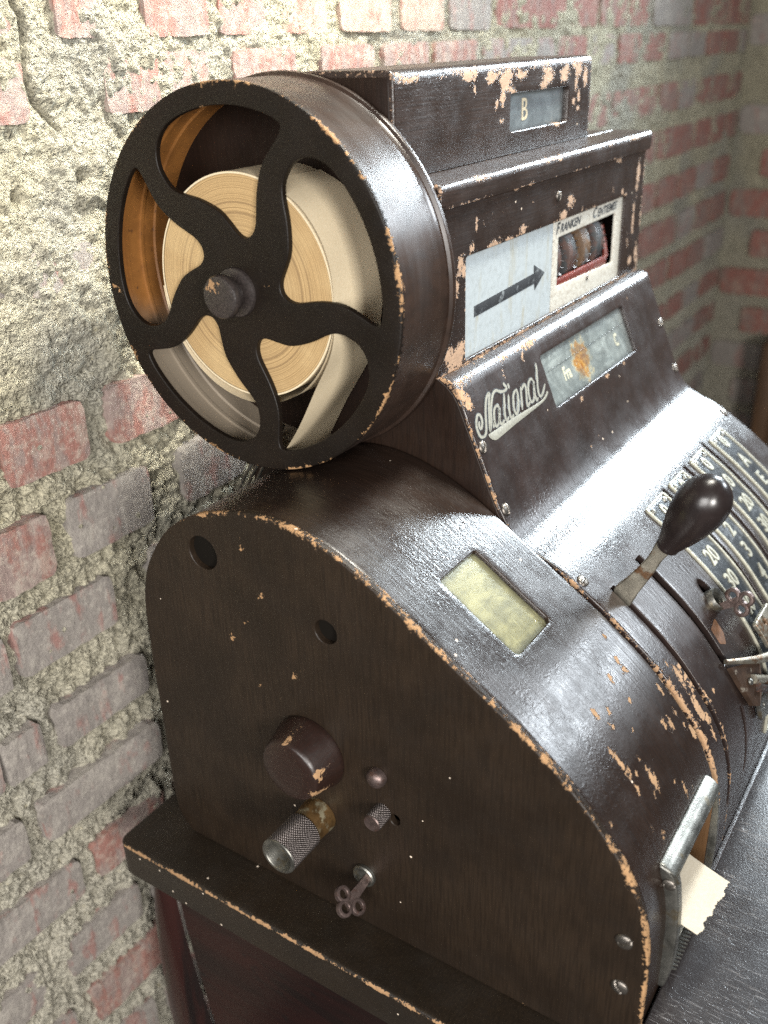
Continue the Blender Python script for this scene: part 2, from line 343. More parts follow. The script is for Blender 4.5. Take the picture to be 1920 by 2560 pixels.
def chips(P, L, w0=.84):
    w = np.zeros(len(P))
    for c in L:
        d = np.sqrt(((P[:, 0]-c[0])/(c[2]*1.08))**2+((P[:, 1]-c[1])/(c[3]*1.12))**2); w = np.maximum(w, w0*np.clip(1.25-d*.9, 0, 1))
    return w
def sheet(name, outline, holes, mapf, thick, r, step, mat, parent, edge=(.0, .01), chip=(), wearf=None, back=False, label=None, origin=None, sharp=40, rh=None, bscale=None):
    """solid sheet: domain polygon with holes, rounded rims; mapf(u, v, depth) -> xyz. edge=(wear at the rim, width)"""
    loops = []
    if area2(outline) < 0: outline = outline[::-1]
    loops.append((dens(outline, step*.8), r))
    for h in holes:
        if area2(h) > 0: h = h[::-1]
        loops.append((dens(h, step*.6), rh if rh is not None else r*.6))
    U = []; D = []; F = []; inner = []
    K = 3
    for L, rr in loops:
        n = len(L); base0 = len(U)
        rings = []
        for k in range(K+1):
            a = math.pi/2*k/K; ins = rr*(1-math.sin(a)); dep = rr*(1-math.cos(a))
            rings.append((offset(L, ins) if ins > 1e-9 else np.array(L), dep))
        if thick > .03: rings.append((np.array(L), r+.006))
        rings.append((np.array(L), thick))
        idx = []
        for pts, dep in rings:
            idx.append(list(range(len(U), len(U)+n))); U += [tuple(p) for p in pts]; D += [dep]*n
        inner.append((idx[0], rings[0][0]))
        for k in range(len(idx)-1):
            for i in range(n):
                j = (i+1) % n; F.append((idx[k][i], idx[k][j], idx[k+1][j], idx[k+1][i]))
        if back and L is loops[0][0]: F.append(tuple(idx[-1]))
    A = np.array(inner[0][1]); lo = A.min(0); hi = A.max(0)
    gx = np.arange(lo[0]+step*.5, hi[0], step); gy = np.arange(lo[1]+step*.5, hi[1], step)
    G = np.array([(x, y) for y in gy for x in gx]) if len(gx) and len(gy) else np.zeros((0, 2))
    if len(G):
        G = G[pip(G, inner[0][1])]
        for _, h in inner[1:]:
            if len(G): G = G[~pip(G, h)]
        for _, h in inner:
            if len(G): G = G[segdist(G, h) > step*.45]
    cv = []; ce = []; mapidx = []
    for ids, pts in inner:
        b0 = len(cv); n = len(ids)
        cv += [Vector((float(p[0]), float(p[1]))) for p in pts]; mapidx += ids; ce += [(b0+i, b0+(i+1) % n) for i in range(n)]
    b1 = len(cv)
    cv += [Vector((float(p[0]), float(p[1]))) for p in G]; mapidx += list(range(len(U), len(U)+len(G))); U += [tuple(p) for p in G]; D += [0.0]*len(G)
    ov, oe, of, ovo, oeo, ofo = delaunay_2d_cdt(cv, ce, [], 0, 1e-7)
    ov = np.array([tuple(v) for v in ov]); fa = np.array([f for f in of])
    cen = ov[fa].mean(1); keep = pip(cen, inner[0][1])
    for _, h in inner[1:]: keep &= ~pip(cen, h)
    A_ = ov[fa]; ar = np.abs((A_[:, 1, 0]-A_[:, 0, 0])*(A_[:, 2, 1]-A_[:, 0, 1])-(A_[:, 2, 0]-A_[:, 0, 0])*(A_[:, 1, 1]-A_[:, 0, 1]))
    back_ = {}
    for i, o_ in enumerate(ovo):
        for q in o_: back_[q] = i
    cons = set()
    for a_, b_ in ce:
        p_, q_ = back_.get(a_), back_.get(b_)
        if p_ is not None and q_ is not None: cons.add((min(p_, q_), max(p_, q_)))
    nb = {}
    for t_, f_ in enumerate(fa.tolist()):
        for e_ in ((f_[0], f_[1]), (f_[1], f_[2]), (f_[2], f_[0])):
            e_ = (min(e_), max(e_))
            if e_ not in cons: nb.setdefault(e_, []).append(t_)
    adj = [[] for _ in range(len(fa))]
    for l_ in nb.values():
        if len(l_) == 2: adj[l_[0]].append(l_[1]); adj[l_[1]].append(l_[0])
    seen = (keep & (ar > (step*.25)**2)); stack = np.nonzero(seen)[0].tolist()
    while stack:
        t_ = stack.pop()
        for q in adj[t_]:
            if not seen[q]: seen[q] = True; stack.append(q)
    fa = fa[seen]
    om = []
    for i, o_ in enumerate(ovo):
        if len(o_): om.append(mapidx[o_[0]])
        else: om.append(len(U)); U.append(tuple(ov[i])); D.append(0.0)
    F += [tuple(om[i] for i in f) for f in fa.tolist()]
    U = np.array(U); D = np.array(D)
    V = [mapf(u, v, d) for (u, v), d in zip(U, D)]
    w = np.zeros(len(U))
    if edge[0] > 0:
        d = segdist(U, loops[0][0]); w = np.maximum(w, edge[0]*np.clip(1-d/edge[1], 0, 1))
        for L, _ in loops[1:]: d = segdist(U, L); w = np.maximum(w, .8*edge[0]*np.clip(1-d/(edge[1]*.6), 0, 1))
    if len(chip): w = np.maximum(w, chips(U, chip))
    if wearf is not None: w = np.maximum(w, wearf(U))
    w[D > r*1.01] *= .7
    if thick > .03: w[D > r+.005] = 0
    return mkobj(name, V, F, mat, parent, wear=w, suv=np.c_[U, D], label=label, origin=origin, sharp=sharp)

def rrect(x0, y0, x1, y1, r, k=5):
    P = []
    for cx, cy, a0 in ((x1-r, y1-r, 0), (x0+r, y1-r, 90), (x0+r, y0+r, 180), (x1-r, y0+r, 270)):
        for i in range(k+1): a = math.radians(a0+90*i/k); P.append((cx+r*math.cos(a), cy+r*math.sin(a)))
    return P
def rquad(P, r, k=4):
    """round the corners of a convex polygon"""
    out = []; n = len(P)
    for i in range(n):
        a = np.array(P[i-1]); b = np.array(P[i]); c = np.array(P[(i+1) % n]); u = (a-b)/np.linalg.norm(a-b); w = (c-b)/np.linalg.norm(c-b)
        p = b+u*r; q = b+w*r
        for j in range(k+1): s = j/k; out.append(tuple((1-s)**2*p+2*s*(1-s)*b+s*s*q))
    return out
def circle(cx, cy, r, n=40, ph=0): return [(cx+r*math.cos(2*math.pi*i/n+ph), cy+r*math.sin(2*math.pi*i/n+ph)) for i in range(n)]
def catmull(P, k=4, closed=True):
    P = np.array(P, float); n = len(P); out = []
    for i in range(n if closed else n-1):
        if closed: a, b, c, d = P[i-1], P[i], P[(i+1) % n], P[(i+2) % n]
        else: a, b, c, d = P[max(i-1, 0)], P[i], P[i+1], P[min(i+2, n-1)]
        for j in range(k):
            t_ = j/k; out.append(tuple(.5*((2*b)+(-a+c)*t_+(2*a-5*b+4*c-d)*t_*t_+(-a+3*b-3*c+d)*t_**3)))
    if not closed: out.append(tuple(P[-1]))
    return out
class Prof:
    """profile curve in (y, z): arc-length map with smooth normals"""
    def __init__(s, P, smooth=True):
        P = np.array(P, float); raw = np.r_[0, np.cumsum(np.hypot(*np.diff(P, axis=0).T))]
        s.raw = raw; s.len = raw[-1]
        if smooth:
            Q = []; T = []
            n = len(P)
            for i in range(n-1):
                a, b, c, d = P[max(i-1, 0)], P[i], P[i+1], P[min(i+2, n-1)]
                h = raw[i+1]-raw[i]
                ma = (c-a)/max(1e-9, (raw[i+1]-raw[max(i-1, 0)]))*h; mb = (d-b)/max(1e-9, (raw[min(i+2, n-1)]-raw[i]))*h
                for j in range(6):
                    t_ = j/6; Q.append((2*t_**3-3*t_**2+1)*b+(t_**3-2*t_**2+t_)*ma+(-2*t_**3+3*t_**2)*c+(t_**3-t_**2)*mb); T.append(raw[i]+h*t_)
            Q.append(P[-1]); T.append(raw[-1]); s.P = np.array(Q); s.T = np.array(T)
        else: s.P = P; s.T = raw
        tg = np.gradient(s.P, s.T, axis=0); tg /= np.linalg.norm(tg, axis=1)[:, None]; s.tg = tg
    def at(s, v):
        return np.interp(v, s.T, s.P[:, 0]), np.interp(v, s.T, s.P[:, 1])
    def nrm(s, v):   # outward: to the front / up for a curve that runs from the back over the top to the front
        ty = np.interp(v, s.T, s.tg[:, 0]); tz = np.interp(v, s.T, s.tg[:, 1]); l = math.hypot(ty, tz); return tz/l, -ty/l
    def map(s, off=0.0):
        def f(u, v, d):
            y, z = s.at(v); ny, nz = s.nrm(v); return (u, y+ny*(off-d), z+nz*(off-d))
        return f
def xmap(x0, sgn=1):      # a sheet in a plane of constant x, looking to -x
    return lambda u, v, d: (x0+sgn*d, u, v)
def ymap(y0, sgn=1): return lambda u, v, d: (u, y0+sgn*d, v)
def zmap(z0): return lambda u, v, d: (u, v, z0-d)

def lathe(name, prof, c, axis, mat, parent, n=40, suvs=1.0, wear=None, label=None, sharp=35, caps=True, origin=None):
    """prof: [(t, r)] along axis from c"""
    ax = Vector(axis).normalized(); a = ax.orthogonal().normalized(); b = ax.cross(a); c = Vector(c)
    V = []; U = []; Wr = []; F = []; acc = 0; pt = None
    for k, (t_, r_) in enumerate(prof):
        if pt: acc += math.hypot(t_-pt[0], r_-pt[1])
        pt = (t_, r_)
        for i in range(n):
            th = 2*math.pi*i/n; p = c+ax*t_+(a*math.cos(th)+b*math.sin(th))*r_; V.append(tuple(p)); U.append((th*.04*suvs, acc)); Wr.append(wear(t_, th, tuple(p)) if wear else 0)
    for k in range(len(prof)-1):
        for i in range(n): j = (i+1) % n; F.append((k*n+i, k*n+j, (k+1)*n+j, (k+1)*n+i))
    if caps:
        if prof[0][1] > 1e-4: F.append(tuple(range(n))[::-1])
        if prof[-1][1] > 1e-4: F.append(tuple(range((len(prof)-1)*n, len(prof)*n)))
    return mkobj(name, V, F, mat, parent, suv=U, wear=Wr if wear else None, label=label, sharp=sharp, origin=origin)
def tube(name, pts, r, mat, parent, n=10, origin=None, label=None):
    V = []; F = []; P = [Vector(p) for p in pts]; N = len(P); rr = r if isinstance(r, (list, tuple)) else [r]*N
    up = None
    for i, p in enumerate(P):
        d = (P[min(i+1, N-1)]-P[max(i-1, 0)]).normalized()
        if up is None: up = d.orthogonal().normalized()
        up = (up-d*up.dot(d)).normalized(); q = d.cross(up)
        for k in range(n): th = 2*math.pi*k/n; V.append(tuple(p+(up*math.cos(th)+q*math.sin(th))*rr[i]))
    for i in range(N-1):
        for k in range(n): j = (k+1) % n; F.append((i*n+k, i*n+j, (i+1)*n+j, (i+1)*n+k))
    F += [tuple(range(n))[::-1], tuple(range((N-1)*n, N*n))]
    return mkobj(name, V, F, mat, parent, origin=origin, label=label)
def box(name, a, b, mat, parent, bev=.003, origin=None, label=None):
    bm = bmesh.new(); bmesh.ops.create_cube(bm, size=1)
    for v in bm.verts: v.co = Vector([(a[i]+b[i])/2+v.co[i]*(b[i]-a[i]) for i in range(3)])
    if bev: bmesh.ops.bevel(bm, geom=bm.edges[:], offset=bev, segments=2, profile=.5, affect='EDGES')
    V = [tuple(v.co) for v in bm.verts]; bm.verts.index_update(); F = [tuple(v.index for v in f.verts) for f in bm.faces]; bm.free()
    return mkobj(name, V, F, mat, parent, origin=origin, label=label)
def text2d(s, size, shear=0, bold=0.0, spacing=1.0):
    cu = bpy.data.curves.new('txt', 'FONT'); cu.body = s; cu.size = size; cu.shear = shear; cu.offset = bold; cu.resolution_u = 3; cu.space_character = spacing
    cu.align_x = 'CENTER'; cu.align_y = 'CENTER'
    o = bpy.data.objects.new('txt', cu); C.objects.link(o); dg = bpy.context.evaluated_depsgraph_get(); me = o.evaluated_get(dg).to_mesh()
    V = [(v.co.x, v.co.y) for v in me.vertices]; F = [tuple(p.vertices) for p in me.polygons]
    o.evaluated_get(dg).to_mesh_clear(); bpy.data.objects.remove(o); bpy.data.curves.remove(cu)
    return V, F
def lettering(name, items, mapf, mat, parent, h=.0012, label=None):
    """items: [(string, u, v, size, sx, sy, shear, bold, rot)]; raised a little above the surface (mapf at depth -h)"""
    V = []; F = []
    for (s, u, v, size, sx, sy, shear, bold, rot) in items:
        tv, tf = text2d(s, size, shear, bold); b0 = len(V); cr, sr = math.cos(rot), math.sin(rot)
        P2 = [((x*cr-y*sr)*sx+u, v+(x*sr+y*cr)*sy) for x, y in tv]
        V += [mapf(x, y, -h) for x, y in P2]; n = len(tv)
        V += [mapf(x, y, .0005) for x, y in P2]
        F += [tuple(b0+i for i in f) for f in tf]
        ec = {}
        for f in tf:
            for i in range(len(f)):
                e = (f[i], f[(i+1) % len(f)]); k = tuple(sorted(e)); ec[k] = ec.get(k, 0)+1
        F += [(b0+a, b0+b, b0+n+b, b0+n+a) for (a, b), c in ec.items() if c == 1]
    return mkobj(name, V, F, mat, parent, smooth=False, label=label)

# screw: slotted domed head, one mesh shared by all
def screw_mesh(name, mat):
    n = 28; V = []; F = []; k = 9
    for i in range(k+1):
        r_ = i/k
        for j in range(n):
            th = 2*math.pi*j/n; x = r_*math.cos(th); y = r_*math.sin(th); z = .42*math.sqrt(max(0, 1-r_*r_*.92))
            if abs(y) < .17: z -= .24
            V.append((x*S, y*S, z*S))
    for i in range(k):
        for j in range(n): q = (j+1) % n; F.append((i*n+j, (i+1)*n+j, (i+1)*n+q, i*n+q))
    b = len(V); V += [(x*1.02, y*1.02, -.05*S) for x, y, z in V[k*n:k*n+n]]
    for j in range(n): q = (j+1) % n; F.append((k*n+j, b+j, b+q, k*n+q))
    me = bpy.data.meshes.new(name); me.from_pydata(V, [], F); me.materials.append(mat)
    me.polygons.foreach_set('use_smooth', [True]*len(F)); me.set_sharp_from_angle(angle=math.radians(50)); return me
SM = screw_mesh('screw', M['screw'])
def screw(parent, p, nrm, r, ang, label=None):
    o = bpy.data.objects.new('screw', SM); C.objects.link(o); o.parent = parent
    base = Vector(parent['_o']) if parent.type == 'MESH' else parent.location
    z = Vector(nrm).normalized(); x = Vector((1, 0, 0)) if abs(z.x) < .9 else Vector((0, 1, 0)); x = (x-z*x.dot(z)).normalized(); y = z.cross(x)
    mm = Matrix((x, y, z)).transposed().to_4x4() @ Matrix.Rotation(ang, 4, 'Z') @ Matrix.Scale(r, 4); mm.translation = Vector(W(p))-Vector(base); o.matrix_local = mm
    if label: o['label'] = label
    return o

# ------------------------------------------------------------------ traced profiles (y, z)
BP = [(.797,-.519),(.785,-.521),(.774,-.526),(.766,-.534),(.717,-.648),(.682,-.73),(.668,-.758),(.655,-.778),(.640,-.794),(.618,-.807),(.582,-.82),(.548,-.836),(.498,-.868),(.467,-.889),(.436,-.913),(.392,-.949),(.351,-.989),(.315,-1.033),(.289,-1.068),(.269,-1.106),(.254,-1.148),(.245,-1.19),(.241,-1.234),(.240,-1.30),(.240,-1.372)]
DP = [(1.20,-1.46),(1.224,-1.40),(1.227,-1.2),(1.227,-1.03),(1.223,-.92),(1.209,-.854),(1.184,-.804),(1.135,-.741),(1.066,-.696),(.993,-.672),(.926,-.662),(.86,-.667),(.792,-.687),(.727,-.718),(.685,-.744),(.644,-.770),(.582,-.812),(.522,-.852),(.467,-.889),(.436,-.913),(.392,-.949),(.351,-.989),(.315,-1.033),(.289,-1.068),(.269,-1.106),(.254,-1.148),(.245,-1.19),(.241,-1.234),(.240,-1.30),(.24,-1.46)]
body = Prof(BP); drum = Prof(DP)
W1 = .352; WR = 1.306
DRUM_CHIPS = [(0.126,1.655,.009,.03),(0.174,1.708,.01,.02),(0.127,1.702,.008,.01),(0.158,1.728,.005,.013),(0.238,1.779,.006,.016),(0.263,1.794,.005,.015),(0.168,1.672,.005,.009),(0.197,1.696,.004,.012),(0.129,1.783,.006,.014),(0.106,1.758,.005,.008),(0.084,1.784,.004,.006),(0.028,1.693,.004,.007),(0.218,1.751,.004,.005),(0.166,1.606,.005,.012),(0.199,1.64,.003,.006),(0.147,1.685,.004,.006),(0.291,1.693,.005,.012),(0.036,1.778,.003,.006),(0.322,1.717,.004,.008),(0.241,1.564,.007,.01),(0.283,1.573,.006,.012),(0.287,1.551,.004,.006),(0.312,1.566,.004,.005),(0.152,1.575,.007,.012),(0.182,1.591,.004,.009),(0.168,1.607,.005,.008),(0.307,1.51,.005,.006),(0.226,1.54,.005,.006),(0.325,1.639,.005,.014),(0.321,1.689,.005,.014),(0.298,1.69,.005,.018),(0.275,1.68,.005,.01),(0.323,1.716,.005,.008),(0.239,1.61,.003,.006),(0.338,1.736,.008,.014),(0.044,1.148,.01,.006),(0.131,1.12,.006,.004),(0.043,1.207,.004,.003),(0.241,1.119,.003,.003)]
BODY_CHIPS = [(0.392,.684,.01,.022),(0.388,.699,.008,.012),(0.406,.712,.007,.016),(0.386,.715,.006,.008),(0.409,.695,.005,.012),(0.387,.739,.01,.02),(0.384,.757,.011,.018),(0.396,.775,.009,.016),(0.38,.654,.006,.008),(0.411,.676,.004,.005),(0.389,.803,.006,.02),(0.458,.758,.004,.004),(0.363,.052,.012,.016),(0.374,.068,.012,.018),(0.787,.274,.004,.007),(0.744,.285,.003,.004),(0.643,.246,.003,.004),(0.92,.271,.003,.005),(0.775,.186,.009,.007),(0.917,.18,.012,.005),(0.513,.057,.003,.012),(0.549,.063,.003,.01),(0.6,.047,.005,.008),(0.443,.062,.003,.007),(0.356,.204,.003,.008),(1.175,.046,.004,.006),(1.14,.057,.003,.005),(1.158,.08,.003,.005),(1.019,.178,.004,.004)]
PANEL_CHIPS = [(0.932,-.809,.006,.009),(0.973,-.878,.004,.005),(1.008,-.916,.004,.007),(0.981,-.923,.004,.007),(0.875,-.949,.009,.008),(0.854,-.928,.003,.004),(0.909,-1.004,.004,.006),(0.87,-.989,.003,.005),(0.968,-.717,.005,.007),(0.915,-.693,.004,.006),(0.964,-.736,.005,.004),(1.016,-.838,.003,.005),(0.954,-1.0,.003,.004),(1.092,-1.056,.003,.004),(1.029,-1.247,.003,.003),(1.106,-1.166,.004,.004),(1.06,-.803,.003,.006),(0.674,-.778,.003,.003),(0.3,-1.109,.004,.004)]
FACE_CHIPS = [(0.877,-.301,.02,.014),(0.845,-.324,.02,.012),(0.552,-.328,.03,.008),(0.607,-.33,.02,.006),(0.481,-.285,.006,.02),(0.507,-.293,.004,.012),(0.465,-.321,.006,.014),(0.425,-.337,.01,.012),(0.435,-.355,.01,.012),(0.421,-.344,.008,.02),(0.541,-.271,.004,.008),(0.701,-.277,.004,.006),(1.247,-.487,.014,.012),(1.283,-.471,.01,.03),(1.248,-.389,.008,.04),(1.261,-.287,.012,.03),(1.221,-.438,.006,.02),(1.106,-.308,.005,.008),(1.165,-.321,.008,.01),(1.129,-.25,.016,.006),(0.413,-.378,.006,.02),(0.402,-.497,.03,.02),(0.377,-.486,.025,.012),(0.422,-.494,.02,.025),(0.63,-.247,.012,.005),(0.688,-.244,.014,.005),(0.94,-.324,.006,.008),(0.664,-.318,.02,.006),(1.256,-.328,.006,.02)]
BOX_CHIPS = [(0.594,-.057,.035,.012),(0.681,-.065,.03,.010),(0.736,-.071,.03,.022),(0.794,-.065,.02,.010),(0.724,-.098,.012,.022),(0.701,-.11,.008,.008),(0.615,-.082,.008,.01),(0.92,-.071,.028,.018),(0.999,-.07,.028,.018),(0.9,-.087,.02,.010),(1.07,-.064,.02,.018),(1.11,-.083,.015,.02),(1.054,-.126,.010,.008),(1.078,-.118,.008,.012),(1.075,-.141,.010,.006),(0.721,-.14,.012,.006),(0.976,-.166,.018,.007),(0.766,-.09,.02,.006),(1.061,-.09,.008,.02),(0.814,-.066,.012,.008),(0.403,-.056,.03,.006),(0.505,-.146,.006,.004)]

# ------------------------------------------------------------------ the cash register
reg = root('cash_register', (.6, .75, -1.54), 'antique dark brown metal cash register with chipped paint and a spoked paper reel', 'cash register')

# --- left drum with its flat side panel
pl = [drum.at(v) for v in np.linspace(0, drum.len, 170)]
po = [(1.192, -1.457)]+[(float(a), float(b)) for a, b in pl[3:-1]]+[(.24, -1.458)]
h1 = [(1.054+.031*math.cos(a), -.764+.031*math.sin(a)) for a in np.linspace(0, 2*math.pi, 40, endpoint=False)]
h2 = [(.802+.0215*math.cos(a), -.838+.0215*math.sin(a)) for a in np.linspace(0, 2*math.pi, 32, endpoint=False)]
slotk = rrect(.672, -1.182, .690, -1.160, .008)
def panelwear(U):
    # the arched rim is chipped from the crown down to the front; the back edge is nearly whole
    d = segdist(U, po); y = U[:, 0]; z = U[:, 1]
    front = np.clip((1.12-y)/.08, 0, 1)*np.clip((z+1.47)/.03, 0, 1)
    amt = (.44+.14*np.sin(y*31)+.10*np.sin(z*53+1)+.08*np.sin(y*140))
    w = np.clip(amt, .2, .8)*np.clip(1.2-d/.0082, 0, 1)*front
    return np.maximum(w, .28*np.clip(1-d/.006, 0, 1))
side = sheet('side_panel', po, [h1, h2, slotk], xmap(0), .012, .004, .011, M['panel'], reg, chip=PANEL_CHIPS, wearf=panelwear)
for (y, z), a in (((.279, -1.205), .5), ((.278, -1.303), -1.0)): screw(side, (-.0005, y, z), (-1, 0, 0), .0135, a)
for cy_, cz_, r_ in ((1.054, -.764, .031), (.802, -.838, .0215)):
    lathe('hole_sleeve', [(0, r_+.002), (.26, r_+.002), (.261, .0)], (.0125, cy_, cz_), (1, 0, 0), M['dark'], reg, n=28)
DV0 = .10
dhole = rquad([(.118, 1.262), (.236, 1.262), (.236, 1.430), (.118, 1.430)], .010)
chute = rquad([(.100, 1.845), (.308, 1.845), (.308, 2.055), (.100, 2.055)], .006)
def drumwear(U):
    u, v = U.T; w = np.zeros(len(U))
    on = np.clip((v-.93)/.1, 0, 1)
    w = np.maximum(w, (.50+.22*np.sin(v*37)+.1*np.sin(v*83))*np.clip(1-(u-.0125)/.008, 0, 1)*on)
    w = np.maximum(w, (.50+.15*np.sin(v*47))*np.clip(1-(.345-u)/.008, 0, 1)*np.clip((v-1.55)/.1, 0, 1))
    return w
drumo = sheet('drum_cover', [(.0125, DV0), (.3455, DV0), (.3455, 2.08), (.0125, 2.08)], [dhole, chute], drum.map(-.002), .014, .0035, .0095, M['drum'], reg, chip=DRUM_CHIPS, wearf=drumwear)
yw = sheet('window_plate', rquad([(.112, 1.256), (.242, 1.256), (.242, 1.436), (.112, 1.436)], .01), [], drum.map(-.010), .003, .001, .008, M['yellow'], reg, edge=(1.1, .032), label='yellowed paper behind the small window')
sheet('window_glass', rquad([(.117, 1.261), (.237, 1.261), (.237, 1.431), (.117, 1.431)], .01), [], drum.map(-.0065), .001, .0003, .03, M['glass'], yw)
sheet('seam_backing', [(.31, .1), (.350, .1), (.350, 1.80), (.31, 1.80)], [], drum.map(-.09), .004, .001, .05, M['dark'], reg)  # black strip added behind the seam so the gap stays dark

# --- knobs on the side panel
def kw(t_, th, p):
    w = 0
    for (y, z, x, r_) in ((.790, -1.095, -.045, .012), (.803, -1.125, -.057, .010), (.812, -1.146, -.050, .007), (.835, -1.157, -.052, .010), (.797, -1.083, -.058, .007), (.856, -1.040, -.058, .007)):
        d = math.dist(p, (x, y, z))/r_; w = max(w, min(1, max(0, 1.15-d*.8)))
    return w
lathe('large_knob', [(0, .071), (.004, .072), (.010, .0705), (.054, .059), (.060, .0565), (.0625, .053), (.0632, .03), (.0632, .0)], (-.0005, .852, -1.099), (-1, 0, 0), paint('knob_paint', (.022, .0115, .0085), (.016, .007, .005), .30, kind='object', grain=(.1, 1, 1), gstr=.25, fleck=.4), reg, n=96, wear=kw)
cr = lathe('crank_sleeve', [(0, .034), (.003, .0345), (.044, .0315), (.0445, .030)], (-.0005, .842, -1.236), (-1, 0, 0), M['brass'], reg, n=48)
lathe('knurled_grip', [(0, .031), (.003, .0345), (.070, .0345), (.0735, .033)], (-.045, .842, -1.236), (-1, 0, 0), M['knurl'], cr, n=96, suvs=1.0, caps=False)
lathe('grip_rim', [(0, .0345), (.002, .0335), (.0025, .028), (.0, .0265), (-.03, .025), (-.031, .0)], (-.1185, .842, -1.236), (-1, 0, 0), M['nickel'], cr, n=64, caps=False)
lathe('small_round_stud', [(0, .0175), (.008, .0175), (.014, .015), (.019, .009), (.0205, 0)], (-.0005, .711, -1.089), (-1, 0, 0), M['keysteel'], reg, n=32)
sk = lathe('small_knurled_button', [(0, .0165), (.031, .0165), (.033, .0155)], (-.0005, .705, -1.163), (-1, 0, 0), M['knurl'], reg, n=64, suvs=.5, caps=False)
lathe('button_face', [(0, .0158), (.002, .0145), (.0012, .012), (.0012, 0)], (-.0332, .705, -1.163), (-1, 0, 0), M['keysteel'], sk, n=32, caps=False)
lk = lathe('lock_ring', [(0, .0225), (.006, .0225), (.0085, .0205), (.0085, .0175), (.004, .0165), (.002, .0)], (-.0005, .749, -1.333), (-1, 0, 0), M['nickel'], reg, n=40)

# --- reel housing
YC, ZC, RW, XF = 1.0865, -.3642, .3197, .1908
H0 = [(.88,-31),(.84,-30.3),(.77,-32),(.68,-34.6),(.6,-35.5),(.51,-35),(.43,-33),(.37,-31),(.315,-32),(.277,-39),(.285,-50),(.34,-60),(.4,-67.5),(.45,-75),(.51,-83),(.57,-90),(.63,-93.7),(.70,-94.3),(.77,-93),(.83,-89.5),(.87,-84.5),(.887,-79),(.89,-71),(.89,-61),(.89,-51),(.89,-43),(.89,-36)]
holes = []
for k in range(5):
    L = [(YC+r_*RW*math.cos(math.radians(a+72*k)), ZC+r_*RW*math.sin(math.radians(a+72*k))) for r_, a in H0]; holes.append(catmull(L, 3))
def facewear(U):
    d = np.abs(np.hypot(U[:, 0]-YC, U[:, 1]-ZC)-RW); th = np.arctan2(U[:, 1]-ZC, U[:, 0]-YC)
    w = (.42+.2*np.sin(th*9)+.1*np.sin(th*23))*np.clip(1-d/.010, 0, 1)
    return w
reelchips = [(1.375, -.395, .006, .004), (1.385, -.39, .006, .008), (1.03, -.10, .010, .004), (1.13, -.085, .004, .004), (1.165, -.095, .004, .003), (YC-.055, ZC+.012, .004, .006), (.90, -.22, .004, .004), (.918, -.20, .003, .005)]
rim = circle(YC, ZC, RW, 150)
rc = sheet('reel_cover_face', rim, holes, xmap(XF), .010, .003, .012, M['reel'], reg, chip=reelchips, wearf=facewear, rh=.0022)
def rimwear(t_, th, p): return (.46+.2*math.sin(th*9)+.1*math.sin(th*23))*max(0, 1-t_/.008)
# outer rim with bead flange at the back
rp = [(0, RW-.0008), (.002, RW), (.004, RW)]+[(x, RW) for x in np.linspace(.01, .135, 14)]+[(.138, RW+.001), (.141, RW+.006), (.146, RW+.0075), (.151, RW+.006), (.153, RW+.0005), (.158, RW)]
lathe('reel_cover_rim', rp, (XF+.0035, YC, ZC), (1, 0, 0), M['drumrim'] if 'drumrim' in M else paint('rim_paint', (.030, .018, .013), (.020, .012, .009), .28, kind='suv', grain=(1, .08, 1), gstr=.28, fleck=.8), reg, n=180, wear=rimwear, caps=False)
ip = [(0, RW-.0075), (.03, RW-.0075), (.031, RW-.0115), (.036, RW-.0115), (.037, RW-.0085), (.066, RW-.0085), (.067, RW-.0125), (.073, RW-.0125), (.0745, RW-.010), (.10, RW-.010), (.102, RW-.014), (.150, RW-.014)]
lathe('reel_inner_wall', ip, (XF+.0105, YC, ZC), (1, 0, 0), M['reelin'], reg, n=140, caps=False)
lathe('reel_back_plate', [(0, RW-.006), (.004, RW-.006), (.004, 0)], (.347, YC, ZC), (1, 0, 0), M['obj'], reg, n=90, caps=True)
# spindle knob in the middle
hb = lathe('spindle_knob', [(0, .0415), (.003, .0415), (.006, .040), (.0075, .034), (.0085, .021), (.012, .0195), (.022, .0195), (.025, .026), (.027, .034), (.031, .0362), (.040, .0362), (.0435, .034), (.0455, .028), (.0462, 0)], (XF-.0005, YC+.006, ZC-.004), (-1, 0, 0), paint('spindle_paint', (.022, .017, .016), (.035, .028, .026), .30, kind='object', gstr=.3, fleck=.3), reg, n=64,
      wear=lambda t_, th, p: max([0]+[min(1, max(0, 1.1-math.dist(p[1:], q[:2])/q[2])) for q in ((YC+.018, ZC+.018, .012), (YC+.026, ZC+.008, .009), (YC+.003, ZC+.018, .009), (YC+.012, ZC-.004, .006))]) if t_ > .035 else 0)
# paper guide strips under the reel
for i, x in enumerate((.235, .262, .290)):
    tube('paper_guide', [(x, 1.10, -.640), (x, 1.135, -.700), (x, 1.165, -.745), (x, 1.19, -.79)], .0035, M['nickel'], reg, n=8)

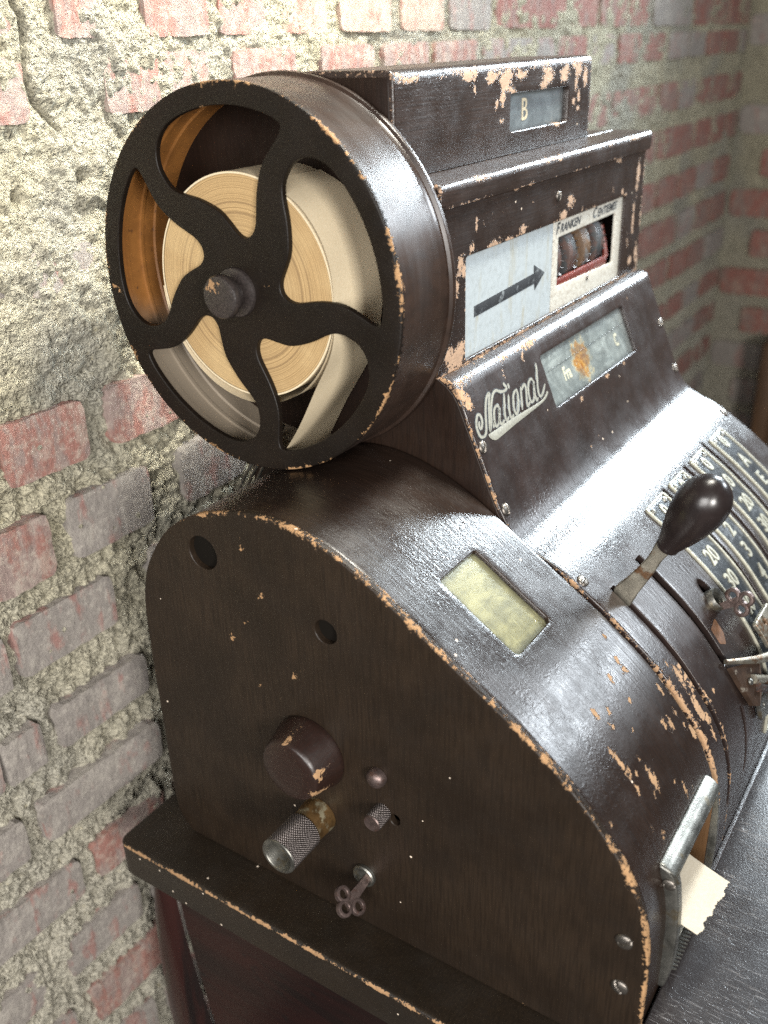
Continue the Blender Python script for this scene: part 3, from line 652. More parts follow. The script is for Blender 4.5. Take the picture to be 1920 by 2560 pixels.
# --- body left cheek, top box, lid, front
ck = [(1.245, -.21), (1.055, -.21), (1.055, -.05), (.885, -.05), (.885, -.21), (.80, -.21), (.803, -.30), (.803, -.520), (.784, -.532), (.770, -.545)]
ck += [(body.at(v)[0]+.006, body.at(v)[1]-.002) for v in np.linspace(.06, .34, 12)]
ck += [(.58, -.86), (.70, -1.0), (1.245, -1.0)]
sheet('left_cheek', ck, [], xmap(W1), .006, .002, .03, M['obj'], reg, sharp=60)
def capped(name, P, x0, x1, mat, holes=(), chip=(), wf=None, capmat=None, step=.010, r=.0035, backs=None):
    pr = Prof(P, smooth=False)
    o = sheet(name, [(x0, 0), (x1, 0), (x1, pr.len), (x0, pr.len)], list(holes), pr.map(0), .010, r, step, mat, reg, chip=chip, wearf=wf, sharp=50)
    return o, pr
def arcp(c, r_, a0, a1, k=6): return [(c[0]+r_*math.cos(math.radians(a0+(a1-a0)*i/k)), c[1]+r_*math.sin(math.radians(a0+(a1-a0)*i/k))) for i in range(k+1)]
# top box: back -> top -> rounded front edge -> front face; front face v runs with z
tb = [(1.055, -.20), (1.058, -.048), (1.050, -.040)]+arcp((.889, -.052), .012, 90, 180)+[(.877, -.12), (.877, -.204)]
TB = Prof(tb, smooth=False); vf = TB.len-(.204-.064); 
def tbv(z): return TB.len-(.204+z)
TBR = 1.141
wh = rquad([(.757, tbv(-.096)), (1.022, tbv(-.096)), (1.022, tbv(-.163)), (.757, tbv(-.163))], .008)
tchips = [(c[0], tbv(c[1]), c[2], c[3]) for c in BOX_CHIPS]
def tbwear(U):
    v = U[:, 1]; x = U[:, 0]; e = tbv(-.052)
    w = (.42+.18*np.sin(x*37)+.12*np.sin(x*91))*np.clip(1-np.abs(v-e)/.016, 0, 1)
    w = np.maximum(w, .55*np.clip(1-(TBR-x)/.012, 0, 1)); w = np.maximum(w, .42*np.clip(1-(x-W1)/.008, 0, 1)); return w
sheet('top_box', [(W1+.001, 0), (TBR, 0), (TBR, TB.len), (W1+.001, TB.len)], [wh], TB.map(0), .012, .0035, .0085, M['front'], reg, chip=tchips, wearf=tbwear, sharp=60)
sheet('top_box_end', [(1.054, -.044), (.889, -.044), (.881, -.052), (.881, -.21), (1.054, -.21)], [], lambda u, v, d: (TBR-.001-d, u, v), .006, .002, .04, M['obj'], reg)
fl = sheet('indicator_flag', rrect(.750, -.170, 1.03, -.090, .003), [], ymap(.890), .003, .001, .01, M['glassgrey'], reg, edge=(.9, .026))
lettering('flag_letter', [('B', .842, -.130, .062, .85, .95, 0, .0, 0)], lambda u, v, d: (u, .8895+d, v), simple('flag_print', (.72, .60, .42), .5, 0, .2, 300, .1, 500), fl, .0004)
sheet('window_glass', rrect(.755, -.165, 1.024, -.094, .003), [], ymap(.8845), .001, .0003, .05, M['glass'], fl)
# lid ledge
lp = [(.880, -.2035), (.835, -.2035)]+arcp((.799, -.2135), .010, 90, 180)+[(.789, -.236)]+arcp((.792, -.241), .003, 180, 250)+[(.800, -.2445)]
LP = Prof(lp, smooth=False)
def lidwear(U):
    x, v = U.T; e1 = .092; return np.maximum((.36+.2*np.sin(x*43)+.14*np.sin(x*17))*np.clip(1-np.abs(v-e1)/.012, 0, 1), (.46+.2*np.sin(x*29+1))*np.clip(1-np.abs(v-(LP.len-.012))/.006, 0, 1))
sheet('lid', [(W1-.003, 0), (WR+.006, 0), (WR+.006, LP.len), (W1-.003, LP.len)], [], LP.map(0), .008, .0025, .008, M['front'], reg, wearf=lidwear, edge=(.5, .006), sharp=60)
sheet('lid_top', [(W1+.002, 1.245), (WR+.004, 1.245), (WR+.004, .885), (W1+.002, .885)], [], zmap(-.204), .010, .003, .03, M['front'], reg)
# front panel behind which the dial sits
ph = rquad([(.443, -.332), (1.186, -.332), (1.186, -.513), (.443, -.513)], .008)
def fw(U):
    x, z = U.T; w = (.40+.2*np.sin(x*33)+.15*np.sin(x*71))*np.clip(1-np.abs(z+.328)/.008, 0, 1)*((x > .43) & (x < 1.2))
    w = np.maximum(w, .62*np.clip(1-(WR-.006-x)/.016, 0, 1)*(.8+.3*np.sin(z*60))); w = np.maximum(w, .75*np.clip(1-(z+.522)/.012, 0, 1)); w = np.maximum(w, .55*np.clip(1-np.abs(x-.440)/.006, 0, 1)*(z < -.33)); return w
fp = sheet('front_panel', [(W1, -.243), (WR-.004, -.243), (WR-.004, -.522), (W1, -.522)], [ph], ymap(.797), .014, .0025, .0085, M['front'], reg, chip=FACE_CHIPS, wearf=fw)
screw(fp, (.815, .7965, -.283), (0, -1, 0), .010, 1.5)
# dial plate with number window
dh = rquad([(.836, -.366), (1.146, -.363), (1.147, -.474), (.838, -.466)], .004)
dp = sheet('dial_plate', rrect(.436, -.518, .812, -.326, .004), [], ymap(.8035), .003, .001, .03, M['plate'], reg)
dp2 = sheet('number_frame', rrect(.8135, -.518, 1.192, -.326, .003), [dh], ymap(.8025), .004, .001, .02, M['plate2'], reg)
arrow = [(.485, -.4265), (.728, -.4165), (.727, -.400), (.778, -.424), (.734, -.451), (.731, -.4375), (.485, -.4465)]
sheet('arrow', arrow, [], ymap(.8031), .0006, .0001, .03, M['ink'], dp)
for it in (('F', .829, -.349, .030, 1.0, 1, .35, .0008, .03), ('RANKEN', .893, -.350, .022, 1.15, 1.05, .35, .0006, .02), ('C', 1.020, -.347, .030, 1.0, 1, .35, .0008, .03), ('ENTIEMES', 1.092, -.348, .022, 1.16, 1.05, .35, .0006, .02)): lettering('dial_lettering', [it], lambda u, v, d: (u, .8024+d, v), M['ink'], dp2, .0003)
screw(dp2, (1.0, .8022, -.480), (0, -1, 0), .006, .8)
sheet('number_recess', [(.80, -.35), (1.19, -.35), (1.19, -.49), (.80, -.49)], [], ymap(.93), .003, .001, .1, M['dark'], reg)
box('number_shaft', (.80, .868, -.428), (1.19, .884, -.412), M['darksteel'], reg, .002)
for x0, x1, mt in ((.846, .876, 'pink'), (.918, .953, 'pink'), (.994, 1.030, 'ochre'), (1.068, 1.105, 'pink')):
    w_ = lathe('number_wheel', [(0, .066), (.001, .068), (x1-x0-.001, .068), (x1-x0, .066)], (x0, .878, -.420), (1, 0, 0), M[mt], reg, n=60)
    V = []; F = []
    for i in range(30):     # ratchet teeth beside each wheel
        a = 2*math.pi*i/30
        for rr, aa in ((.062, 0), (.072, .02), (.062, .12)):
            for xx in (x1, x1+.008): V.append((xx, .878+rr*math.cos(a+aa), -.420+rr*math.sin(a+aa)))
        b = i*6; F += [(b, b+2, b+3, b+1), (b+2, b+4, b+5, b+3), (b, b+4, b+2), (b+1, b+3, b+5)]
    mkobj('ratchet_teeth', V, F, M['darksteel'], w_, smooth=False)
box('red_bar', (.83, .806, -.474), (1.12, .816, -.454), M['red'], reg, .003)
tube('red_hook', [(1.11, .811, -.464), (1.128, .813, -.455), (1.134, .82, -.43), (1.134, .83, -.39)], .006, M['red'], reg, n=8)

# --- main front cover with lever slots
NSL = [.452, 1.01]
def slot(x0, x1, v0, v1): return rquad([(x0, v0), (x1, v0), (x1, v1), (x0, v1)], min(.003, (x1-x0)*.35), 3)
slots = [slot(.413, .428, .500, .985), slot(.534, .556, .500, .752), slot(.526, .538, .835, .985), slot(.793, .805, .452, 1.0), slot(.930, .942, .452, 1.0), slot(1.071, 1.083, .448, 1.0)]
nw = rquad([(.664, .064), (1.102, .064), (1.102, .171), (.664, .171)], .008)
kh = catmull([(.641+.016*math.cos(a), .648+.034*math.sin(a)) for a in np.linspace(0, 2*math.pi, 14, endpoint=False)], 2)
jag = rquad([(.566, .690), (.600, .684), (.598, .716), (.584, .733), (.566, .722)], .004)
def bw(U):
    x, v = U.T
    fold = np.clip(1-np.abs(v-.030)/.016, 0, 1)*(.50+.12*np.sin(x*51)+.10*np.sin(x*23))*np.clip((.95-x)/.3, .55, 1)
    ledge = np.clip(1-(v-.0)/.018, 0, 1)*.52*np.clip((.95-x)/.4, .5, 1)
    left = (.42+.15*np.sin(v*60))*np.clip(1-(x-W1-.003)/.007, 0, 1)
    left = np.maximum(left, (.66+.1*np.sin(v*90))*np.clip(1-(x-W1-.003)/.016, 0, 1)*np.clip((v-.60)/.08, 0, 1))
    right_ = .45*np.clip(1-(WR-x)/.006, 0, 1)
    sl = (.52+.16*np.sin(v*70))*np.clip(1-np.abs(x-.430)/.005, 0, 1)*np.clip((v-.68)/.05, 0, 1)
    return np.maximum.reduce([fold, ledge, left, right_, sl])
fc = sheet('front_cover', [(W1+.003, 0), (WR, 0), (WR, 1.075), (W1+.003, 1.075)], slots+[nw, kh], body.map(0), .012, .0035, .0095, M['body'], reg, chip=BODY_CHIPS, wearf=bw, rh=.0015)
sheet('slot_backing', [(W1+.006, .40), (WR-.004, .40), (WR-.004, 1.06), (W1+.006, 1.06)], [], body.map(-.030), .004, .001, .03, M['darksteel'], reg)
sheet('lower_flange', [(.36, -1.286+0), (WR, -1.286), (WR, -1.30), (.36, -1.30)], [], lambda u, v, d: (u, .232+d, v-.075), .008, .002, .05, M['body'], reg)
sheet('right_cheek', [(1.245, -.25), (.80, -.25), (.80, -.53)]+[(body.at(v)[0]+.008, body.at(v)[1]-.006) for v in np.linspace(.05, 1.0, 24)]+[(.25, -1.36), (1.245, -1.36)], [], lambda u, v, d: (WR-.004-d, u, v), .006, .001, .05, M['obj'], reg)
box('back_shell', (W1+.01, 1.20, -1.455), (WR-.01, 1.24, -.25), M['obj'], reg, .004)
def bs(x, v, r_, a, par):
    y, z = body.at(v); ny, nz = body.nrm(v); screw(par, (x, y+ny*.0003, z+nz*.0003), (0, ny, nz), r_, a)
for x, v, a in ((W1+.018, .149, 1.2), (W1+.018, .268, 1.5), (W1+.022, .455, .2), (WR-.018, .150, .4), (WR-.018, .268, 1.1), (WR-.022, .435, .3)): bs(x, v, .0115, a, fc)
# name window
nf = sheet('name_flag', rquad([(.655, .055), (1.11, .055), (1.11, .180), (.655, .180)], .004), [], body.map(-.0085), .003, .001, .01, M['glassnat'], reg, edge=(1.0, .032), label='grey flag with a rust stain behind the name window')
box_ = sheet('flag_divider', [(.660, .100), (1.106, .100), (1.106, .1025), (.660, .1025)], [], body.map(-.0078), .001, .0002, .05, M['darksteel'], nf)
NM = lambda u, v, d: body.map(-.0083)(u, v, d)
fwm = simple('flag_white', (.62, .58, .44), .5, 0, .1, 300, .05, 500)
for it in (('Fra', .765, .126, .040, .66, -1.0, 0, .0006, 0), ('C', 1.034, .127, .040, .66, -1.0, 0, .0006, 0)): lettering('flag_text', [it], NM, fwm, nf, .0006)
sheet('window_glass', rquad([(.662, .062), (1.104, .062), (1.104, .173), (.662, .173)], .006), [], body.map(-.005), .001, .0003, .05, M['glass'], nf)
# script mark printed beside the window
LOGO = [[(0.387,.108),(0.383,.109),(0.38,.115),(0.383,.119),(0.391,.114),(0.395,.106),(0.394,.098),(0.387,.095),(0.379,.101),(0.372,.112),(0.371,.124),(0.375,.132),(0.386,.134),(0.396,.128),(0.405,.114),(0.415,.097),(0.429,.08),(0.441,.073),(0.446,.074),(0.438,.083),(0.426,.1),(0.416,.117),(0.406,.134)],[(0.406,.134),(0.422,.119),(0.432,.102),(0.446,.086),(0.458,.077),(0.47,.075),(0.482,.081),(0.496,.084),(0.507,.082),(0.504,.075),(0.501,.07)],[(0.462,.106),(0.457,.1),(0.444,.103),(0.434,.117),(0.431,.13),(0.439,.131),(0.448,.125),(0.461,.106),(0.449,.127),(0.453,.134),(0.465,.13)],[(0.493,.087),(0.481,.106),(0.472,.122),(0.471,.133),(0.483,.13)],[(0.506,.094),(0.496,.11),(0.489,.125),(0.49,.135),(0.502,.131)],[(0.515,.076),(0.516,.08),(0.514,.085)],[(0.535,.094),(0.522,.1),(0.512,.114),(0.508,.127),(0.512,.134),(0.523,.126),(0.535,.109),(0.538,.097),(0.535,.094)],[(0.556,.094),(0.547,.111),(0.535,.134)],[(0.552,.102),(0.571,.094),(0.572,.104),(0.561,.123),(0.558,.134),(0.573,.128)],[(0.607,.097),(0.6,.092),(0.586,.098),(0.576,.113),(0.574,.127),(0.58,.132),(0.592,.125),(0.609,.098),(0.598,.12),(0.597,.134),(0.605,.131)],[(0.639,.07),(0.632,.085),(0.621,.104),(0.612,.124),(0.616,.132),(0.629,.128),(0.647,.116)],[(0.421,.131),(0.43,.124),(0.436,.119)]]
TAIL = [(0.645,.131),(0.63,.137),(0.607,.14),(0.545,.138),(0.487,.136),(0.43,.136),(0.411,.136),(0.399,.136),(0.402,.144),(0.415,.152),(0.437,.152),(0.492,.149),(0.554,.147),(0.609,.145),(0.634,.141),(0.648,.134)]
def ribbons(strokes, wd, off):
    V = []; F = []
    for st in strokes:
        P = np.array(catmull(st, 4, False)); T = np.gradient(P, axis=0); T /= np.linalg.norm(T, axis=1)[:, None]+1e-9; N = np.c_[-T[:, 1], T[:, 0]]; b = len(V); n = len(P)
        for i, (p, q) in enumerate(zip(P, N)):
            e = min(1, .45+min(i, n-1-i)*.3)*wd*(.75+.35*abs(T[i, 1]))
            for sg in (1, -1): w_ = p+q*e*sg; V.append(body.map(off)(w_[0], w_[1], 0))
        F += [(b+2*i, b+2*i+1, b+2*i+3, b+2*i+2) for i in range(n-1)]
    return V, F
V, F = ribbons(LOGO, .0030, .0009); mkobj('script_mark', V, F, M['silverprint'], fc, smooth=False)
V, F = ribbons(LOGO, .0050, .0005); mkobj('script_outline', V, F, M['ink'], fc, smooth=False)
sheet('script_flourish', catmull(TAIL, 2), [], body.map(.0009), .0004, .0001, .01, M['silverprint'], fc)

# --- four curved scales with raised rims
SC = [(.686, .100, [('0', .487), ('10', .548), ('20', .609), ('30', .670), ('40', .731), ('50', .792)]),
      (.823, .088, [('0', .482), ('1', .545), ('2', .607), ('3', .662), ('4', .720), ('5', .78)]),
      (.964, .090, [('0', .486), ('10', .545), ('20', .604), ('30', .663), ('40', .722)]),
      (1.106, .090, [('0', .481), ('A', .543), ('E', .601), ('F', .66)])]
for x0, wd, dg in SC:
    o = sheet('scale_strip', rquad([(x0+.002, .454), (x0+wd-.002, .454), (x0+wd-.002, 1.0), (x0+.002, 1.0)], .006), [], body.map(.0022), .002, .0005, .02, M['scale'], reg)
    sheet('scale_rim', rquad([(x0, .452), (x0+wd, .452), (x0+wd, 1.002), (x0, 1.002)], .008), [rquad([(x0+.005, .457), (x0+wd-.005, .457), (x0+wd-.005, .997), (x0+.005, .997)], .005)], body.map(.0052), .005, .0018, .012, M['letter'], o)
    for s_, v_ in dg: lettering('numeral', [(s_, x0+wd*.52, v_, .052, .80, -1.0, 0, .0009, 0)], body.map(.0022), M['letter'], o, .0022)
    for dx in (.016, wd-.016):
        y, z = body.at(.467); ny, nz = body.nrm(.467)
        lathe('rivet', [(0, .0075), (.003, .006), (.0045, .003), (.005, 0)], (x0+dx, y+ny*.002, z+nz*.002), (0, ny, nz), M['nickel'], o, n=16)
ch = sheet('bare_patch', jag, [], body.map(.0006), .0006, .0001, .01, M['chip'], fc)

# --- main lever
LV = [(.484,-.878),(.474,-.898),(.455,-.906),(.443,-.880),(.417,-.828),(.406,-.801),(.386,-.768),(.411,-.755),(.424,-.784),(.435,-.808),(.462,-.848)]
lv = sheet('main_lever', catmull(LV, 3), [], xmap(.418), .012, .0025, .008, M['steel'], reg, back=True)
a0 = Vector((.424, .400, -.772)); a1 = Vector((.424, .3265, -.6335)); L_ = (a1-a0).length
kp = [(-.004, .0), (-.004, .020), (-.001, .0225), (.004, .0225), (.018, .0275), (.04, .036), (.065, .0435), (.09, .0485), (.108, .0495), (.125, .0470), (.140, .0405), (.152, .0300), (.160, .0175), (.1635, .007), (.1640, 0)]
kp = [(t_*.95, r_*.885) for t_, r_ in kp]
tt = np.array(catmull(kp[3:], 4, False)); kp = kp[:3]+[tuple(x) for x in tt]
lathe('lever_knob', kp, tuple(a0), tuple(a1-a0), M['bakelite'], lv, n=64, caps=False, sharp=50)

# --- stop bracket and the ends of the amount levers at the right
def on(x, v, off):
    y, z = body.at(v); ny, nz = body.nrm(v); return (x, y+ny*off, z+nz*off)
br = mkobj('stop_bracket', [on(*q) for q in ((.533, .758, .012), (.590, .782, .020), (.628, .796, .022), (.602, .835, .022), (.578, .862, .018), (.560, .852, .014), (.538, .800, .012), (.533, .758, .002), (.590, .782, .010), (.628, .796, .012), (.602, .835, .012), (.578, .862, .008), (.560, .852, .004), (.538, .800, .002))],
      [(0, 1, 2, 3, 4, 5, 6), (13, 12, 11, 10, 9, 8, 7)]+[(i, (i+1) % 7, 7+(i+1) % 7, 7+i) for i in range(7)], M['rust'], reg, smooth=False)
lathe('rivet', [(0, .007), (.003, .0065), (.005, .003), (.0055, 0)], on(.566, .806, .017), tuple(np.array(on(.57, .8, 1))-np.array(on(.57, .8, 0))), M['nickel'], br, n=16)
tube('stop_arm', [on(.530, .744, .010), on(.56, .762, .020), on(.605, .785, .026), on(.68, .815, .032), on(.78, .83, .035), on(.95, .84, .035)], [.005, .006, .008, .010, .011, .011], M['steel'], reg, n=10)
for x, v0, ln in ((.80, .80, .11), (.937, .80, .11), (1.078, .80, .11)):
    a = on(x, v0, -.01); b = on(x, v0+.01, .02); c = on(x, v0-.01, ln)
    al = tube('amount_lever', [a, b, c], [.007, .008, .007], M['steel'], reg, n=8)
    lathe('lever_tip', [(0, .008), (.01, .014), (.03, .02), (.05, .018), (.06, .008), (.062, 0)], c, tuple(np.array(c)-np.array(b)), M['bakelite'], al, n=20)
for q0, q1, mt in (((.575, .806, .02), (.68, .865, .03), 'steel'), ((.585, .828, .02), (.67, .882, .03), 'darksteel')):
    a = np.array(on(*q0)); b = np.array(on(*q1)); tube('link_rod', [tuple(a), tuple(b)], .009, M[mt], reg, n=10)
sheet('small_guard', rquad([(.585, .852), (.66, .875), (.66, .925), (.595, .905)], .008), [circle(.612, .880, .006, 14)], body.map(.014), .008, .002, .01, M['nickel'], reg, back=True)
sheet('release_plate', rquad([(.668, .745), (.76, .745), (.76, .772), (.70, .80), (.675, .800)], .006), [circle(.705, .757, .008, 16)], body.map(.030), .008, .002, .01, M['steel'], reg, back=True)
y, z = body.at(.664); ny, nz = body.nrm(.664)
lk2 = lathe('front_lock', [(-.012, .0), (-.004, .012), (.004, .012), (.005, .0145), (.010, .0145), (.012, .017), (.014, .021), (.010, .0225), (-.010, .0225)][::-1], (.637, y, z), (0, ny, nz), M['nickel'], reg, n=36)

# --- receipt chute on the front of the drum
def pris(name, P, x0, x1, mat, par=reg, r=.003): return sheet(name, rquad(P, r*1.2), [], lambda u, v, d: (x0+d, u, v), x1-x0, r, .012, mat, par, back=True)
leg = [(.265,-1.120),(.250,-1.1235),(.2385,-1.134),(.232,-1.160),(.227,-1.20),(.224,-1.25),(.225,-1.31),(.229,-1.35),(.234,-1.372),(.248,-1.372),(.248,-1.25),(.254,-1.16)]
cf = pris('chute_side', leg, .086, .106, M['nickel'], r=.004)
pris('chute_hood', [(.266, -1.119), (.250, -1.123), (.239, -1.133), (.236, -1.143), (.242, -1.147), (.262, -1.141)], .0865, .316, M['nickel'], r=.0045)
pris('chute_side', [(.254,-1.14),(.238,-1.15),(.233,-1.18),(.229,-1.25),(.230,-1.31),(.236,-1.35),(.246,-1.35),(.246,-1.2)], .310, .316, M['nickel'], r=.002)
screw(cf, (.0855, .246, -1.150), (-1, 0, 0), .0105, .3)
box('chute_liner', (.3045, .243, -1.345), (.3085, .33, -1.150), M['brush'], reg, .0005)
box('chute_liner', (.1065, .30, -1.345), (.304, .304, -1.150), M['dark'], reg, .0005)
# toothed cutter
V = []; F = []; n = 24
for i in range(n):
    x = .108+(.300-.108)*i/n; x2 = .108+(.300-.108)*(i+1)/n; b = len(V)
    V += [(x, .240, -1.350), (x2, .240, -1.350), ((x+x2)/2, .222, -1.346), (x, .240, -1.3535), (x2, .240, -1.3535), ((x+x2)/2, .222, -1.3495)]
    F += [(b, b+1, b+2), (b+5, b+4, b+3), (b, b+2, b+5, b+3), (b+1, b+4, b+5, b+2)]
cut = mkobj('cutter_teeth', V, F, M['nickel'], reg, smooth=False)
box('cutter_bar', (.107, .2385, -1.358), (.302, .275, -1.3495), M['steel'], reg, .001)

# --- base board and the metal writing shelf
def boardwear(U):
    d = np.minimum(np.abs(U[:, 0]+.100), 9); y = U[:, 1]
    return (.68+.14*np.sin(y*41)+.1*np.sin(y*97))*np.clip(1-d/.006, 0, 1)
bdo = rquad([(-.100, -.35), (1.36, -.35), (1.36, 1.308), (-.100, 1.308)], .028, 6)
sheet('base_board', bdo, [], zmap(-1.4605), .080, .006, .014, M['board'], reg, wearf=boardwear, back=True)
sheet('board_bead', rquad([(-.096, -.34), (-.088, -.34), (-.088, 1.295), (-.096, 1.295)], .003), [], zmap(-1.5395), .006, .001, .02, paint('bead_paint', (.05, .032, .022), (.03, .02, .014), .4, fleck=2), reg)
sheet('writing_shelf', [(.002, -.34), (WR, -.34), (WR, .238), (.002, .238)], [], zmap(-1.372), .086, .004, .02, M['shelf'], reg, back=True)

# ------------------------------------------------------------------ loose things on the register
# paper roll
pr_ = root('paper_roll', (.20, YC, ZC), 'coiled roll of tan paper inside the spoked reel, its free end hanging down', 'paper roll')
RR = .1865
edge_m = M['rolledge']
co_ = (.2025, YC, ZC)
o = lathe('coiled_edge', [(0, .030), (0, .08), (0, .13), (0, RR-.010), (0, RR-.003)], co_, (1, 0, 0), M['rolledge'], pr_, n=120, caps=False)
lathe('outer_wrap', [(-.0015, RR-.0030), (-.0015, RR), (.138, RR), (.138, RR-.004)], (.2025, YC, ZC), (1, 0, 0), M['paper'], pr_, n=120, caps=False)
lathe('core_tube', [(.0, .030), (-.004, .030), (-.004, .026), (.13, .026)], co_, (1, 0, 0), M['darksteel'], pr_, n=40, caps=False)
tp = catmull([(1.02, -.188), (.955, -.222), (.915, -.280), (.897, -.345), (.9005, -.40), (.914, -.459), (.947, -.523), (.985, -.585), (1.020, -.640), (1.035, -.668)], 6, False)
V = []; F = []
for k, (y, z) in enumerate(tp):
    for i in range(9): V.append((.199+.143*i/8, y+.002*math.sin(k*.4+i*.5), z))
n = len(tp)
for k in range(n-1):
    for i in range(8): F.append((k*9+i, k*9+i+1, (k+1)*9+i+1, (k+1)*9+i))
b = len(V); V += [(x, y+.0006, z) for x, y, z in V[:b]]; F += [tuple(b+i for i in f) for f in F[:(n-1)*8]]
mkobj('paper_tail', V, F, M['paper'], pr_)
# loose lower wrap
lw = [(YC+(RR+.001+.012*max(0, math.sin(math.radians(a)))**1.5)*math.cos(math.radians(a+180)), ZC+(RR+.001+.012*max(0, math.sin(math.radians(a)))**1.5)*math.sin(math.radians(a+180))) for a in range(-10, 182, 6)]
V = []; F = []
for k, (y, z) in enumerate(lw):
    for i in range(3): V.append((.199+.07*i, y, z))
for k in range(len(lw)-1):
    for i in range(2): F.append((k*3+i, k*3+i+1, (k+1)*3+i+1, (k+1)*3+i))
mkobj('loose_wrap', V, F, M['paper'], pr_)

# receipt
jr = random.Random(3)
ed = [(.239, .185)]; N_ = 90
for i in range(1, N_):
    s_ = i/N_; ed.append((.239+(.110-.239)*s_+jr.uniform(-.0007, .0007), .185+.014*s_+jr.uniform(-.0011, .0011)+.0022*math.sin(s_*19)+.0014*math.sin(s_*31+3*math.sin(s_*9))))
ed.append((.110, .199))
ro = [(.263, .285), (.262, .260)]+ed+[(.118, .235), (.120, .285)]
def rmap(u, v, d):
    s_ = max(0, .27-v); return (u, v, -1.2485-.10*s_+.7*s_*s_-d)
rcp = sheet('receipt', ro, [], rmap, .0007, .0001, .008, M['receipt'], None, back=True, origin=(.18, .24, -1.25))
rcp['label'] = 'cream paper slip with a torn edge sticking out of the metal chute'; rcp['category'] = 'receipt'

# clover keys
def clover(name, loc, A, B, Nn, lobes, shaft, hr, lr, th, parent):
    """A: shaft direction, B: across; coordinates (a, b) in the key's plane; Nn: plate normal"""
    A, B, Nn, O = Vector(A), Vector(B), Vector(Nn), Vector(loc)
    V = []; F = []
    def add(P, n_, d_): return tuple(O+A*P[0]+B*P[1]+Nn*d_)
    for (a, b_) in lobes:
        k = 26; base = len(V)
        prof = [(hr, -.4*th), (hr, .45*th), (hr*1.12, .62*th), ((hr+lr)/2, .66*th), (lr*.93, .55*th), (lr, .30*th), (lr, -.4*th)]
        for r_, d_ in prof:
            for i in range(k): w_ = 2*math.pi*i/k; V.append(add((a+r_*math.cos(w_), b_+r_*math.sin(w_)), 0, d_))
        m_ = len(prof)
        for p in range(m_):
            for i in range(k): j = (i+1) % k; q = (p+1) % m_; F.append((base+p*k+i, base+p*k+j, base+q*k+j, base+q*k+i))
    def plate(P, t0, t1):
        base = len(V); n_ = len(P)
        for d_ in (t0, t1):
            for p in P: V.append(add(p, 0, d_))
        F.append(tuple(range(base, base+n_))[::-1]); F.append(tuple(range(base+n_, base+2*n_)))
        for i in range(n_): j = (i+1) % n_; F.append((base+i, base+j, base+n_+j, base+n_+i))
    plate(shaft, -.38*th, .5*th)
    cen = (sum(l[0] for l in lobes)/3, sum(l[1] for l in lobes)/3)
    plate(circle(cen[0], cen[1], hr*.9, 14), -.3*th, .45*th)
    return mkobj(name, V, F, M['keysteel'], parent, origin=tuple(O), sharp=30)
nrm_ = Vector((0, .72, -.69)).normalized()*-1; dd = Vector((0, .69, .72)).normalized()
k1 = clover('key', (-.004, .747, -1.335), (-1, 0, 0), tuple(dd), tuple(nrm_), [(.058, .0105), (.0725, -.0085), (.0485, -.0245)], [(-.012, -.010), (.030, -.014), (.045, -.016), (.058, -.0085), (.048, .004), (.030, .003), (-.012, .003)], .0078, .0152, .008, None)
k1['label'] = 'brown steel key with three ring bow in the lock low on the side panel'; k1['category'] = 'key'
P0 = (.633, .358, -.982)
k2 = clover('key', P0, (0, -.7413, .6712), (-.28615, -.64311, -.71030), (-.95818, .19206, .21212), [(.042, .001), (.062, .017), (.045, .030)], [(-.012, .004), (.030, .004), (.048, .006), (.052, .022), (.030, .020), (-.012, .014)], .0078, .0155, .008, None)
k2['label'] = 'brown steel key with three ring bow in the front lock behind the black lever'; k2['category'] = 'key'

# ------------------------------------------------------------------ cabinet under the register
cb = root('wooden_cabinet', (.6, .5, -3.45), 'dark cherry red wooden cabinet with a bowed corner post under the register', 'cabinet')
zz_ = np.linspace(-1.545, -3.4, 40)
def post_y(z): return np.interp(z, [-3.4, -2.6, -2.2, -2.0, -1.85, -1.72, -1.60, -1.54], [1.30, 1.375, 1.388, 1.384, 1.367, 1.340, 1.308, 1.29])
def seam_y(z): return np.interp(z, [-3.4, -2.6, -2.06, -1.85, -1.72, -1.54], [1.0, 1.09, 1.188, 1.222, 1.238, 1.25])
V = []; F = []; nn_ = 14
for z in zz_:
    a, b = float(seam_y(z)), float(post_y(z))
    for i in range(nn_+1):
        s_ = i/nn_; V.append((-.030-.022*math.sin(math.pi*min(1, s_*1.15))+.10*max(0, s_-.62)**1.6*3, a+(b-a)*s_, z))
for r_ in range(len(zz_)-1):
    for i in range(nn_): F.append((r_*(nn_+1)+i, r_*(nn_+1)+i+1, (r_+1)*(nn_+1)+i+1, (r_+1)*(nn_+1)+i))
mkobj('corner_post', V, F, simple('polished_red_wood', (.022, .006, .005), .24, 0, .5, 40, .1, 300, stretch=(1, 1, .1), spots=(.006, .003, .003), spotamt=.52), cb)
V = []; F = []
for z in zz_:
    a = float(seam_y(z))-.003
    V += [(-.022, a, z), (-.028, a-.006, z), (-.028, .6, z), (-.028, -.3, z)]
for r_ in range(len(zz_)-1):
    for i in range(3): F.append((r_*4+i, r_*4+i+1, r_*4+i+5, r_*4+i+4))
mkobj('side_board', V, F, M['cherry'], cb)
box('carcass', (-.015, -.3, -3.44), (1.33, 1.20, -1.546), M['cherry'], cb, .004)

